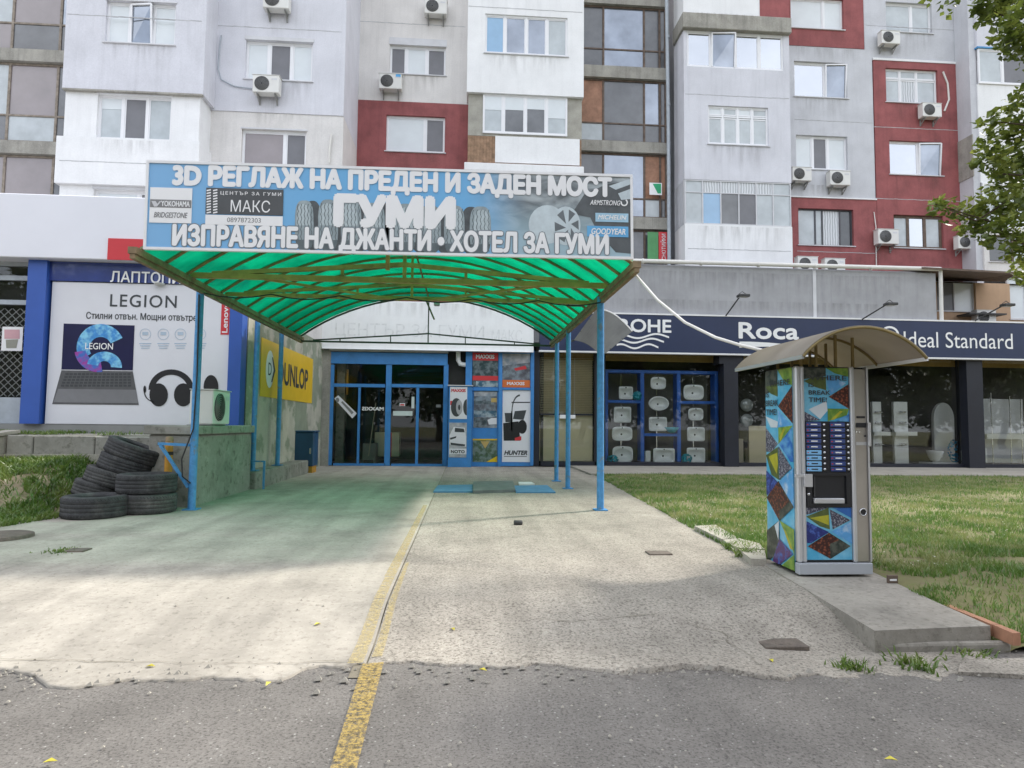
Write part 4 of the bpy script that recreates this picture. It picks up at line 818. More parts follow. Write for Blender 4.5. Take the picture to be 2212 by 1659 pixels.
poster(fu, 'red topped poster with dark car photo over the poster bay beside the flue pipe', 1021, 762, 1076, 836, 'ph_dark', [('p', 'red_sign', (1021, 762, 1076, 779)), ('t', 'MAXXIS', (1028, 766, 1068, 775), pw, .05), ('p', 'red_sign', (1021, 812, 1076, 822)), ('s', 'ph_blue', [(1028, 823), (1076, 823), (1076, 836), (1028, 836)])])
poster(fu, 'poster of stacked car photographs in the narrow bay', 1023, 845, 1074, 924, 'ph_road', [('s', 'ph_sky', [(1024, 846), (1073, 846), (1073, 856), (1024, 856)]), ('s', 'ph_dark', [(1024, 866), (1060, 866), (1060, 872), (1024, 872)]), ('s', mat('pyel', (.5, .35, .12)), [(1061, 860), (1073, 860), (1073, 869), (1061, 869)]), ('s', 'ph_blue', [(1024, 887), (1073, 887), (1073, 901), (1024, 901)]), ('s', 'ph_dark', [(1024, 903), (1052, 903), (1052, 923), (1024, 923)]), ('s', pw, [(1053, 907), (1062, 903), (1073, 903), (1073, 916), (1056, 917)])])
poster(fu, 'dark green and yellow workshop poster low in the narrow bay', 1021, 948, 1074, 998, 'ph_green', [('s', 'yellow_sign', [(1050, 998), (1074, 985), (1074, 998)]), ('s', 'yellow_sign', [(1021, 948), (1074, 948), (1074, 951), (1021, 951)]), ('s', 'pyel', [(1038, 953), (1058, 953), (1048, 969)])])
poster(fu, 'car race poster with orange footer and white brand lettering in the wide bay', 1085, 764, 1145, 837, 'ph_road', [('s', 'ph_sky', [(1085, 764), (1145, 764), (1145, 783), (1085, 790)]), ('s', 'red_sign', [(1110, 796), (1135, 790), (1138, 797), (1114, 801)]), ('p', mat('orange', (.65, .16, .04)), (1085, 821, 1145, 837)), ('t', 'MAXXIS', (1095, 825, 1133, 832), pw, .05)])
poster(fu, 'tall white poster of a black wheel balancing machine in the wide bay', 1085, 843, 1146, 998, pw, [('t', 'HUNTER', (1089, 973, 1139, 983), blackp, .05, .25), ('p', 'text_grey', (1089, 985, 1138, 987)), ('s', blackp, ring(1123, 888, 16, 18, 180, 270, sy=2.)[:42]), ('s', blackp, [(1105, 868), (1148-3, 868), (1148-3, 870.5), (1105, 870.5)]), ('s', blackp, [(1104, 888), (1107, 888), (1107, 930), (1104, 930)]), ('s', blackp, [(1112, 888), (1137, 886), (1131, 907), (1108, 905)]), ('s', blackp, [(1090, 892), (1107, 892), (1107, 912), (1092, 912)], .0095), ('s', ink, [(1087, 914), (1120, 910), (1124, 952), (1088, 952)], .0095), ('s', ink, ell(1128, 922, 10, 15), .0105), ('s', 'red_sign', [(1112, 946), (1126, 942), (1126, 951), (1112, 952)], .011)])
# stickers on the glass, things inside
fg = FY(Y+.045)
o = E('sticker', 'white sticker strip stuck diagonally on the workshop window', 'sticker', fg.p(748, 880)); shp(fg, 'strip', pw, o, [(722, 861), (731, 854), (771, 893), (761, 904)], .002); shp(fg, 'print', 'text_grey', o, ell(729, 864, 4, 5), .006); shp(fg, 'print', 'text_grey', o, [(737, 869), (740, 866.5), (764, 891), (760, 895)], .006)
o = E('window_lettering', 'white mirrored brand lettering on the workshop window', 'lettering', fg.p(805, 888)); text(fg, 'MAXXIS', 782, 879, 829, 887, 'text_white', o, .002, .05, mirror=True)
o = E('sticker', 'blank white strip across the workshop door glass', 'sticker', fg.p(870, 898)); pic(fg, 'strip', mat('strip_w', (.62, .70, .68)), o, 849, 888, 891, 898, .002)
o = E('sticker', 'small red and white sticker on the workshop door glass', 'sticker', fg.p(869, 877)); pic(fg, 'sheet', pw, o, 863, 871, 875, 877, .002); pic(fg, 'print', 'red_sign', o, 864.5, 873, 873.5, 876, .006)
o = E('sticker', 'narrow upright pale sticker on the workshop door edge', 'sticker', fg.p(892, 882)); pic(fg, 'strip', 'strip_w', o, 889, 857, 895, 882, .002)
o = E('sticker', 'small grey sticker on the right workshop door leaf', 'sticker', fg.p(947, 880)); pic(fg, 'strip', 'text_grey', o, 942, 874, 952, 880, .002)
def inside(name, lab, cat, x0, y0, x1, y1, YY, dp, mt, part='body'):
    a, b, c, d = rect(x0, y0, x1, y1, YY); e = E(name, lab, cat, ((a+b)/2, YY, max(c, .013))); M().bbox(a, b, YY, YY+dp, max(c, .013), d, .015, 1).o(part, mt, e); return e, (a, b, max(c, .013), d)
e, (a, b, c, d) = inside('tool_cabinet', 'pale green tool cabinet with a red edge inside the workshop', 'cabinet', 809, 934, 862, 986, 21.6, .5, 'cream_box'); M().box(a+(b-a)*.62, a+(b-a)*.70, 21.59, 21.6, c, d).o('stripe', 'red_sign', e)
e, q = inside('machine_case', 'grey machine housing standing inside the workshop', 'machine', 783, 958, 812, 1003, 21.0, .5, 'ac_grey'); M().bbox(q[0]+.05, q[1]-.1, 21.05, 21.3, q[3], q[3]+.15, .02, 1).o('head', 'ac_dark', e)
e = E('broom', 'long pale broom handle leaning inside the workshop window', 'broom', fp(795, 1000, 20.7)); M().tube([(fp(812, 870, 20.9)), (fp(796, 985, 20.7))], .018, 6).o('handle', 'mdf', e); q = fp(796, 990, 20.7); M().bbox(q.x-.15, q.x+.15, q.y-.04, q.y+.04, .02, .16, .015, 1).o('head', 'ac_dark', e)
e = E('workshop_post', 'grey inner post with cables behind the workshop window', 'post', fp(728, 1000, 20.75)); q = fp(734, 900, 20.75); M().box(q.x-.12, q.x+.14, 20.75, 21.0, .013, 4.2).o('post', 'concrete_raw', e); M().box(q.x+.18, q.x+.24, 20.72, 20.76, 2.2, 3.0).o('cable_duct', 'gas_yellow', e)
# ------------------------------------------------------------------ bathroom showroom
sh = E('bathroom_showroom', 'dark framed showroom with grey membrane roof edge and large windows', 'shop', (10, 20.4, 0)); Y = 20.4
XA = xR+.26
ztp = zpx(1700, 574, 20.1)
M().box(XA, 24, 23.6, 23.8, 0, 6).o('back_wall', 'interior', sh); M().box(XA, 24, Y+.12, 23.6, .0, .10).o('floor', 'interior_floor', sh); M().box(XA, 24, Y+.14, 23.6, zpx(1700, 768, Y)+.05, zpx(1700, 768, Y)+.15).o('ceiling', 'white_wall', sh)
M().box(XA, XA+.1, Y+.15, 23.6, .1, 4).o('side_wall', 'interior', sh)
xe_ = xpx(2022, 630, 20.15)
M().box(XA-2.9, xe_, 20.15, 20.5, 3.9, ztp-.10).o('roof_edge', 'grey_membrane', sh); M().box(XA-2.9, xe_, 20.3, 24.2, ztp-.35, ztp-.03).o('roof', 'grey_membrane', sh)
M().box(XA-2.9, XA-2.6, 20.5, 24.2, 4.7, ztp-.4).o('wall', 'grey_membrane', sh)
gt = M().tube([(XA-2.9, 20.05, ztp), (xe_+.1, 20.05, ztp+.02)], .07, 8); [gt.lathe([(.085, -.03), (.085, .03)], (XA-2.5+k*1.9, 20.05, ztp), 'X', 10) for k in range(8)]; gt.o('gutter', 'cable_white', sh)
M().tube([(xe_+.1, 20.05, ztp), (xe_+.12, 20.08, ztp-.25), (xe_+.12, 20.1, 4.6)], .06, 8).o('downpipe', 'cable_white', sh)
M().box(xpx(1757, 640, 20.12), xpx(1764, 640, 20.12), 20.13, 20.149, 4.9, ztp-.12).o('seam_strip', 'sill_metal', sh)
M().prism([(xe_-.6, 19.9, ztp-.02), (xe_+2.6, 19.9, ztp-.1), (xe_+3.2, 21, ztp-.1), (xe_+3.2, 23, ztp+.35), (xe_-.6, 23, ztp+.35)], (0, 0, .06)).o('roof_sheet', 'brown_frame', sh)
# tan wall with windows at the right end
Yt = 21.9
wall(sh, xe_-.3, 28, 3.7, 6.6, Yt, 'tan_wall', [W_((2024, 607, 2108, 672), (.5,), ('screen', 'blind'), fm='sill_metal', fw=.04), W_((2182, 600, 2260, 690), (.5,), ('blind', 'blind'), fm='sill_metal')], .5)
M().box(xpx(2085, 682, 21.5), xpx(2165, 682, 21.5), 21.3, 21.9, zpx(2125, 681, 21.5), zpx(2125, 678, 21.5)).o('lid', 'steel_dark', sh)
# navy brand sign
ns = E('shop_sign', 'long navy fascia sign with white bathroom brand names', 'sign', fp(1700, 770, 20.0)); fn = FY(19.95); a = fn.box(1156, 680, 2212, 770)
zt_, zb2_ = fn.uv(1700, 687)[1], fn.uv(1700, 766)[1]
sheet(fn, (XA-.1, zb2_, 22, zt_), -.18, .18).o('board', 'navy', ns); sheet(fn, (XA-.12, zt_+.002, 22, zt_+.05), -.18, .2).o('trim', 'white_paint', ns); sheet(fn, (XA-.12, zb2_-.05, 22, zb2_-.002), -.18, .2).o('trim', 'white_paint', ns)
text(fn, 'GROHE', 1303, 689, 1450, 718, 'text_white', ns, .01, .03)
for k, (x0, x1, y) in enumerate(((1326, 1445, 726), (1320, 1434, 736), (1332, 1422, 748))):
    n = 24; top = [(x0+(x1-x0)*i/n, y+4.5*math.cos(2*math.pi*1.5*i/n+2.2)) for i in range(n+1)]; m = M()
    for p, q in zip(top, top[1:]): m.poly([fn.p(p[0], p[1]+2, .01), fn.p(q[0], q[1]+2, .01), fn.p(q[0], q[1]-2, .01), fn.p(p[0], p[1]-2, .01)])
    m.o('wave_mark', 'text_white', ns)
text(fn, 'Roca', 1595, 697, 1725, 733, 'text_white', ns, .01, .035)
n = 16; m = M()
for i in range(n):
    q = []
    for t, s_ in ((i/n, 0), ((i+1)/n, 0), ((i+1)/n, 1), (i/n, 1)): x = 1597+(1700-1597)*t; q.append(fn.p(x, 738+6*t*t+(s_*(13-7*t)), .01))
    m.poly(q)
m.o('swoosh_mark', 'text_white', ns)
text(fn, 'Ideal Standard', 1952, 718, 2187, 752, 'text_white', ns, .01, .0); shp(fn, 'ring_mark', 'text_white', ns, ring(1921, 726, 17, 21.5, -230, 50), .01)
# floodlights on arms above the sign
for lab, (x0, y0), (x1, y1) in (('floodlight on a thin arm above the gap between the first two brand names', (1568, 682), (1600, 638)), ('floodlight with open bracket on a slanted arm above the vending machine roof', (1862, 690), (1918, 656)), ('floodlight on a slanted arm in front of the tan wall', (2106, 693), (2170, 658))):
    a, b = fp(x0, y0, 19.9), fp(x1, y1, 19.2); e = E('floodlight', lab, 'floodlight', a, 'floodlights above the navy sign')
    M().tube([a, b], .022, 6).o('arm', 'steel_dark', e); M().bbox(b.x-.1, b.x+.24, b.y-.16, b.y+.1, b.z-.06, b.z+.02, .015, 1).o('head', 'steel_dark', e); M().box(b.x-.07, b.x+.21, b.y-.13, b.y+.07, b.z-.066, b.z-.061).o('lens', 'sill_metal', e); M().bar((b.x-.08, b.y, b.z+.02), (b.x+.05, b.y, b.z+.12), .015, .015).bar((b.x+.2, b.y, b.z+.02), (b.x+.05, b.y, b.z+.12), .015, .015).o('yoke', 'steel_dark', e)
# columns, head beam, window bays
zc_ = zpx(1700, 769, Y); 
def col(x0, x1, d=0): q = M().box(xpx(x0, 880, Y), xpx(x1, 880, Y), Y-.04-d, Y+.2, .02, zc_); return q.o('column', 'black_frame', sh)
col(1153, 1165); col(1284, 1307, .02); col(1557, 1587, .25); col(2076, 2110, .25); col(2330, 2364, .25)
M().box(xpx(1546, 790, Y), xpx(1598, 790, Y), Y-.3, Y+.2, zc_-.32, zc_-.01).o('capital', 'black_frame', sh)
M().box(XA, 22, Y-.03, Y+.18, zc_+.002, zc_+.16).o('head_beam', 'black_frame', sh); M().box(XA, 22, Y-.06, Y+.12, .02, .16).o('sill_beam', 'black_frame', sh)
M().box(XA, 22, Y+.2, Y+.26, zc_-.24, zc_-.01).o('ceiling_strip', 'wood_strip', sh)
for x0, x1 in ((1165, 1284), (1307, 1557), (1587, 2076), (2110, 2330)): M().box(xpx(x0, 880, Y)+.003, xpx(x1, 880, Y)-.003, Y+.05, Y+.06, .163, zc_).o('pane', 'glass', sh)
# blinds bay
a, b, c, d = rect(1167, 772, 1282, 1000, Y); zmid = zpx(1225, 897, Y)
M().box(a, b, Y+.16, Y+.17, .17, zmid).o('panel', 'beige_blind', sh); M().box(a, b, Y+.03, Y+.1, zmid+.0, zmid+.05).o('transom', 'black_frame', sh)
bl = E('window_blind', 'beige slatted blind in the upper half of the narrow showroom window', 'blind', ((a+b)/2, Y+.15, zmid)); m = M(); z = zmid+.07
while z < d: m.bar((a, Y+.16, z), (b, Y+.16, z), .05, .012); z += .055
m.o('slats', 'beige_blind', bl, kind='stuff'); M().box(a, b, Y+.21, Y+.22, zmid+.05, d).o('backing', mat('blind_back', (.60, .51, .34), .7), bl)
for t in (.25, .65): M().box(a+(b-a)*t, a+(b-a)*t+.015, Y+.12, Y+.13, zmid, d).o('cord', 'cable_white', bl)
o = E('sticker', 'white notice strip on the beige showroom window', 'sticker', fg.p(1228, 903)); pic(FY(Y+.03), 'sheet', 'white_paint', o, 1209, 896, 1243, 904, .0)
# blue display shelving with washbasins
shv = E('display_shelving', 'bright blue display shelving in the showroom window', 'shelving', fp(1430, 1000, Y+.4)); YS = Y+.35
z0s = .16; xs_ = [1309, 1387, 1466, 1548]; ztop = zpx(1430, 800, YS)
for i, x in enumerate(xs_): q = xpx(x, 900, YS); M().box(q-.05, q+.07, YS, YS+.4, z0s, ztop).o('upright', 'shelf_blue', shv)
for i in range(3): M().box(xpx(xs_[i], 900, YS)+.072, xpx(xs_[i+1], 900, YS)-.052, YS+.003, YS+.4, ztop-.10, ztop-.002).o('top_rail', 'shelf_blue', shv)
for i, y in ((0, 867), (1, 939), (2, 869)): q = zpx((xs_[i]+xs_[i+1])/2, y, YS); M().box(xpx(xs_[i], 900, YS)+.073, xpx(xs_[i+1], 900, YS)-.053, YS+.002, YS+.4, q-.05, q+.04).o('shelf', 'shelf_blue', shv)
for i in range(3): q = (xpx(xs_[i], 900, YS)+xpx(xs_[i+1], 900, YS))/2; M().box(q-.012, q+.012, YS+.42, YS+.44, z0s, ztop).o('hanging_rod', 'chrome', shv)
M().box(xpx(1309, 900, YS)-.05, xpx(1548, 900, YS)+.07, YS+1.0, YS+1.05, z0s, ztop).o('backing', mat('shelf_back', (.16, .16, .14), .7), shv)
def basin(lab, X0_, Y0_, X1_, Y1_, kind):
    x0, x1, z0, z1 = rect(1132.6+.3094*X0_, 548.6+.3094*Y0_, 1132.6+.3094*X1_, 548.6+.3094*Y1_, YS-.05); cx, cz, rx, rz = (x0+x1)/2, (z0+z1)/2, (x1-x0)/2, (z1-z0)/2
    e = E('washbasin', lab, 'washbasin', (cx, YS, z0), 'washbasins shown in the showroom window'); n = 32; ex = {'rect': 9, 'soft': 4, 'oval': 2}[kind]
    def rg(sx, sz, y, e_=ex, dz=0):
        o = []
        for i in range(n):
            a = 2*math.pi*i/n; c, s = math.cos(a), math.sin(a); o.append((cx+sx*rx*math.copysign(abs(c)**(2/e_), c), y, cz+dz+sz*rz*math.copysign(abs(s)**(2/e_), s)))
        return o
    m = M(); rings = [rg(.82, .8, YS+.14), rg(.97, .97, YS), rg(1, 1, YS-.03), rg(.97, .97, YS-.05), rg(.88, .74 if kind != 'oval' else .84, YS-.05, max(2, ex*.6), -.05*rz), rg(.82, .66 if kind != 'oval' else .76, YS-.0, max(2, ex*.5), -.05*rz), rg(.55, .4, YS+.075, 2, -.05*rz), rg(.05, .05, YS+.09, 2, -.05*rz)]
    vs = sum(rings, []); m.add(vs, [(k*n+i, k*n+(i+1) % n, (k+1)*n+(i+1) % n, (k+1)*n+i) for k in range(len(rings)-1) for i in range(n)], True)
    m.o('bowl', 'porcelain', e); M().lathe([(0, -.0), (.028, 0), (.03, .01)], (cx, YS+.075, cz-.02), 'Y', 12).o('drain', 'steel_dark', e)
    if kind != 'oval': M().lathe([(0, -.052), (.022, -.052), (.022, -.04)], (cx, YS, cz+rz*.82), 'Y', 10).o('tap_hole', 'steel_dark', e)
for k in [('small square washbasin standing on the shelf above the turquoise puff', 660, 925, 760, 1015, 'rect'), ('deep square washbasin hung below the first shelf of the column near the blinds', 625, 1065, 748, 1178, 'rect'), ('wide washbasin hung between two others in the column near the blinds', 612, 1205, 757, 1305, 'soft'), ('rounded washbasin standing on the floor of the column near the blinds', 615, 1342, 760, 1458, 'soft'),
          ('small soft-cornered washbasin at the top of the centre column', 882, 858, 990, 945, 'soft'), ('oval washbasin in the centre column', 868, 992, 1012, 1095, 'oval'), ('square washbasin above the centre shelf beside the turquoise bowl', 870, 1137, 998, 1238, 'rect'), ('large flat rectangular washbasin standing on the floor of the centre column', 900, 1355, 1053, 1460, 'rect'),
          ('large arched washbasin on the shelf of the column next to the dark pillar', 1112, 912, 1255, 1020, 'soft'), ('small washbasin hung just under the shelf of the column next to the dark pillar', 1145, 1075, 1252, 1163, 'soft'), ('square edged washbasin hung lowest in the column next to the dark pillar', 1138, 1208, 1262, 1308, 'rect'), ('washbasin standing on the floor beside a turquoise puff and the dark pillar', 1135, 1352, 1265, 1460, 'rect')]: basin(*k)
def puff(lab, X0_, Y0_, X1_, Y1_, YY=None, mt='turquoise', name='bath_puff', cat='puff'):
    YY = YY or YS-.05; x0, x1, z0, z1 = rect(1132.6+.3094*X0_, 548.6+.3094*Y0_, 1132.6+.3094*X1_, 548.6+.3094*Y1_, YY); c = V(((x0+x1)/2, YY, (z0+z1)/2)); e = E(name, lab, cat, (c.x, c.y, z0)); m = M()
    for i in range(90):
        d = V((random.gauss(0, 1), random.gauss(0, 1), random.gauss(0, 1))).normalized(); p = c+V((d.x*(x1-x0)/2, d.y*.09, d.z*(z1-z0)/2)); t = d.cross(V((.3, .5, .8))).normalized()*.045; b_ = d.cross(t).normalized()*.045; q = d*.03
        m.add([p-t, p-b_+q, p+t, p+b_+q], [(0, 1, 2, 3)])
    m.o('ruffles', mt, e)
puff('turquoise puff on the shelf beside the small square basin', 760, 965, 815, 1015); puff('turquoise puff on the floor below the rounded basin', 580, 1410, 655, 1458); puff('turquoise puff beside the basin next to the dark pillar', 1100, 1400, 1165, 1460)
e = E('bowl', 'turquoise oval bowl on the centre shelf', 'bowl', fp(1451, 936, YS-.03)); q = fp(1451, 929, YS-.02); M().lathe([(.02, -.09), (.1, -.085), (.2, .02), (.24, .09), (.225, .09), (.18, .02), (.08, -.06), (0, -.065)], q, n=24).o('bowl', 'turquoise', e)
a, b, c, d = rect(1394, 974, 1405, 1000, YS-.05); e = E('box', 'narrow white carton on the floor of the centre column', 'box', ((a+b)/2, YS, c)); M().bbox(a, b, YS-.08, YS+.05, max(c, .16), d, .008, 1).o('carton', 'white_paint', e)
# things in the big window behind the vending machine
def item(name, lab, cat, x0, y0, x1, y1, dy, mt, dp=.12, part='board'):
    YY = Y+dy; a, b, c, d = rect(x0, y0, x1, y1, YY); c = max(c, .105); e = E(name, lab, cat, ((a+b)/2, YY, c)); M().bbox(a, b, YY, YY+dp, c, d, .01, 1).o(part, mt, e); return e, a, b, c, d, YY
item('stone_slab', 'brown stone display slab low behind the dark pillar', 'panel', 1588, 948, 1606, 1001, .5, 'mdf'); item('leaning_board', 'pale tall board leaning deep in the showroom behind the dark pillar', 'panel', 1612, 968, 1650, 1003, .9, 'mdf')
item('beige_screen', 'beige arched panel beside the vending machine in the showroom window', 'panel', 1618, 920, 1656, 1000, .7, 'beige_blind')
for lab, y in (('round mirror hung higher on the dark showroom board', 875), ('round mirror hung lower on the dark showroom board', 908)):
    q = fp(1613, y, Y+.65); e = E('round_mirror', lab, 'mirror', q); M().lathe([(0, -.02), (.21, -.02), (.215, 0), (.215, .02)], q, 'Y', 28).o('glass', mat('mir_grey', (.33, .35, .35), .2, coat=1), e)
item('display_board', 'dark tall board holding two round mirrors', 'board', 1597, 862, 1625, 955, .72, 'interior')
for lab, x0, x1 in (('white tap display tower touching the vending machine edge', 1886, 1905), ('white tap display tower with four rows of taps and a tray', 1932, 1962)):
    e, a, b, c, d, YY = item('tap_tower', lab, 'display', x0, 868, x1, 1002, .5, 'white_paint')
    M().box(a-.12, b+.14, YY-.25, YY-.002, c+.95, c+1.08).o('tray', 'white_paint', e)
    for k in range(4): M().tube([((a+b)/2-.12, YY-.08, d-.35-k*.36), ((a+b)/2+.12, YY-.08, d-.35-k*.36)], .03, 8).tube([((a+b)/2, YY, d-.33-k*.36), ((a+b)/2, YY-.16, d-.36-k*.36)], .02, 8).o('tap', 'chrome', e)
e = E('toilet', 'white wall-hung toilet pan on a rounded display stand', 'toilet', fp(2030, 1000, Y+.5)); YY = Y+.9
a, b, c, d = rect(2018, 870, 2062, 1002, YY); pts = [(a, c), (b, c), (b, d-.55)]+[((a+b)/2+(b-a)/2*math.cos(t*.2), d-.55+.55*math.sin(t*.2)) for t in range(1, 15)]+[(a, d-.55)]
M().prism([(x, YY, z) for x, z in pts], (0, .12, 0)).o('stand', 'white_paint', e)
q = fp(2020, 985, YY-.35); m = M(); n = 20; rr = []
for sx, sz, h in ((.12, .16, .12), (.2, .27, .3), (.23, .32, .42), (.23, .32, .46), (.17, .25, .46), (.1, .14, .30)): rr += [(q.x+sx*math.cos(6.2832*i/n), YY-.34+sz*math.sin(6.2832*i/n), .12+h) for i in range(n)]
m.add(rr, [(k*n+i, k*n+(i+1) % n, (k+1)*n+(i+1) % n, (k+1)*n+i) for k in range(5) for i in range(n)], True); m.o('pan', 'porcelain', e)
M().bbox(q.x-.35, q.x+.9, YY-.7, YY-.0, .105, .18, .02, 1).o('plinth', 'white_paint', e)
puff('blue bath puff beside the toilet display', (2068-1132.6)/.3094-60, 1300, (2074-1132.6)/.3094, 1450, Y+.45, mat('puff_blue', (.03, .35, .65), .5, var=.2, scale=8))
e, a, b, c, d, YY = item('shower_panel', 'pale shower wall panel with fittings in the window past the second pillar', 'panel', 2112, 862, 2212, 1000, .9, 'sill_metal')
for k, x in enumerate((2140, 2180, 2204)): q = xpx(x, 930, Y+.8); M().tube([(q, Y+.75, .12), (q, Y+.75, d+.2-.1*k)], .02, 8).o('rail', 'chrome', e)
M().box(a, b-.2, Y+.5, Y+.88, zpx(2150, 948, Y+.7), zpx(2150, 938, Y+.7)).o('shelf', 'white_paint', e)
e, *_ = item('basin_cabinet', 'white small cabinet on the floor of the last showroom window', 'cabinet', 2113, 968, 2133, 1000, .4, 'porcelain', .3); 
M().box(XA+.2, 22, 22.2, 22.25, .1, 3.2).o('partition', 'interior', sh)
# ------------------------------------------------------------------ canopy
cn_ = E('drive_canopy', 'arched green translucent canopy on blue posts over the workshop drive', 'canopy', (-.9, 12, 0))
CX0, CX1, CZ, RISE = -3.95, 2.12, 3.37, 1.0; CC = (CX0+CX1)/2; HS = (CX1-CX0)/2; RAD = (HS*HS+RISE*RISE)/(2*RISE); ZC = CZ+RISE-RAD; AM = math.asin(HS/RAD)
def arc(t, dr=0): a = -AM+2*AM*t; return CC+(RAD+dr)*math.sin(a), ZC+(RAD+dr)*math.cos(a)
YR = lin(8.05, 15.75, 13)
for i, y in enumerate(YR):
    M().tube([(arc(k/20)[0], y, arc(k/20)[1]) for k in range(21)], .024, 6).o('rib', 'truss_dark' if i == 12 else 'rib_brown', cn_)
for a, b in zip(YR, YR[1:]):
    m = M(); n = 22; vs = []
    for k in range(n+1):
        for dr in (.030, .036):
            x, z = arc(k/n, dr); vs += [(x, a+.004, z), (x, b-.004, z)]
    fs_l = []
    for k in range(n): q = k*4; fs_l += [(q, q+1, q+5, q+4), (q+2, q+6, q+7, q+3), (q, q+4, q+6, q+2), (q+1, q+3, q+7, q+5)]
    m.add(vs, fs_l, True); m.o('roof_panel', 'green_sheet', cn_)
for x in (CX0, CX1): M().box(x-.05, x+.05, 7.85, 15.9, CZ-.09, CZ-.01).box(x-.03, x+.03, 7.86, 15.88, CZ-.15, CZ-.093).o('eave_beam', 'rust_beam', cn_)
M().bar((CC, 8.0, CZ+RISE-.02), (CC, 15.75, CZ+RISE-.02), .03, .03).o('ridge_bar', 'rib_brown', cn_)
def truss(y, mt, th):
    zb = CZ-.12 if y > 12 else CZ+.03; m = M(); m.bar((CX0, y, zb), (CX1, y, zb), th, th).o('tie_bar', mt, cn_)
    M().bar((CX0+.3, y, zb+.03), (CC, y, zb+.24), th*.8, th*.8).o('chord', mt, cn_); M().bar((CX1-.3, y, zb+.03), (CC, y, zb+.24), th*.8, th*.8).o('chord', mt, cn_)
    for x in (-2.1, -.9, .9, 2.1): M().bar((CC+x, y, zb), (CC+x, y, zb+.24*(1-abs(x)/HS)+.02), th*.6, th*.6).o('strut', mt, cn_)
    M().bar((CC, y, zb), (CC, y, CZ+RISE), th*.7, th*.7).o('king_post', mt, cn_)
truss(9.5, 'olive', .075); truss(10.85, 'olive', .06); [M().bar((CC+a*2.0, 9.5, CZ+.0), (CC+a*.2, 10.85, CZ+.0), .05, .03).o('brace', 'olive', cn_) for a in (-1, 1)]; truss(15.72, 'truss_dark', .04)
M().bar((CC-.1, 8.3, CZ-.1), (CC-.1, 8.3, CZ+RISE-.05), .05, .05).o('king_post', 'olive', cn_)
for x, y, z in ((-4.0, 9.97, 0), (-4.16, 13.2, .34), (-4.16, 14.9, .34), (2.10, 9.95, 0), (2.13, 13.3, 0), (2.14, 15.05, 0)):
    M().tube([(x, y, z), (x, y, CZ-.05)], .055 if y < 10 else .05, 10).o('post', 'blue_paint', cn_); M().box(x-.1, x+.1, y-.1, y+.1, z+.008, z+.022).o('base_plate', 'blue_paint', cn_)
# blue bracket and wire on the near left post, low rail further in
bp = (-4.0, 9.97); c0 = fp(342, 961, 9.95); 
M().bar((bp[0]-.05, 9.95, c0.z), (c0.x, 9.95, c0.z+.02), .04, .04).bar((c0.x+.03, 9.95, c0.z), (bp[0]-.05, 9.95, c0.z-.62), .04, .04).o('bracket', 'blue_paint', cn_)
M().tube([(-3.99, 9.9, 3.2), (-3.97, 9.9, 2), (-3.99, 9.9, 1.2), (-4.14, 9.9, .75), (-4.12, 9.9, .5), (-4.0, 9.9, .4)], .011, 5).o('wire', 'cable_black', cn_)
M().bar((-4.1, 12.9, .55), (-3.85, 12.9, .55), .03, .03).bar((-3.85, 12.9, .56), (-3.85, 12.9, .02), .035, .035).o('low_rail', 'blue_paint', cn_)
M().tube([(CX0+k*(CX1-CX0)/24, 9.9, CZ-.14-.07*abs(math.sin(k*.785))) for k in range(25)], .010, 5).o('wire', 'cable_black', cn_)
fl_ = E('floodlight', 'floodlight fixed under the green canopy near the blue post', 'floodlight', fp(1245, 655, 11)); q = fp(1242, 655, 11.2); M().bbox(q.x-.13, q.x+.13, q.y-.07, q.y+.07, q.z-.05, q.z+.03, .01, 1).o('head', 'steel_dark', fl_); M().box(q.x-.11, q.x+.11, q.y-.073, q.y-.071, q.z-.04, q.z+.01).o('lens', 'sill_metal', fl_); M().bar((q.x, q.y, q.z+.03), (q.x+.35, q.y, q.z+.1), .03, .03).o('arm', 'steel_dark', fl_)
cm = E('security_camera', 'small security camera and strut hanging from the rear canopy arch', 'camera', fp(935, 690, 15.7)); q = fp(928, 655, 15.7); M().bar(q+V((-.1, 0, .1)), fp(938, 690, 15.6), .04, .04).o('strut', 'rust_beam', cm); q = fp(943, 657, 15.6); M().bbox(q.x-.06, q.x+.08, q.y-.12, q.y+.08, q.z-.04, q.z+.04, .015, 1).o('body', 'sill_metal', cm)
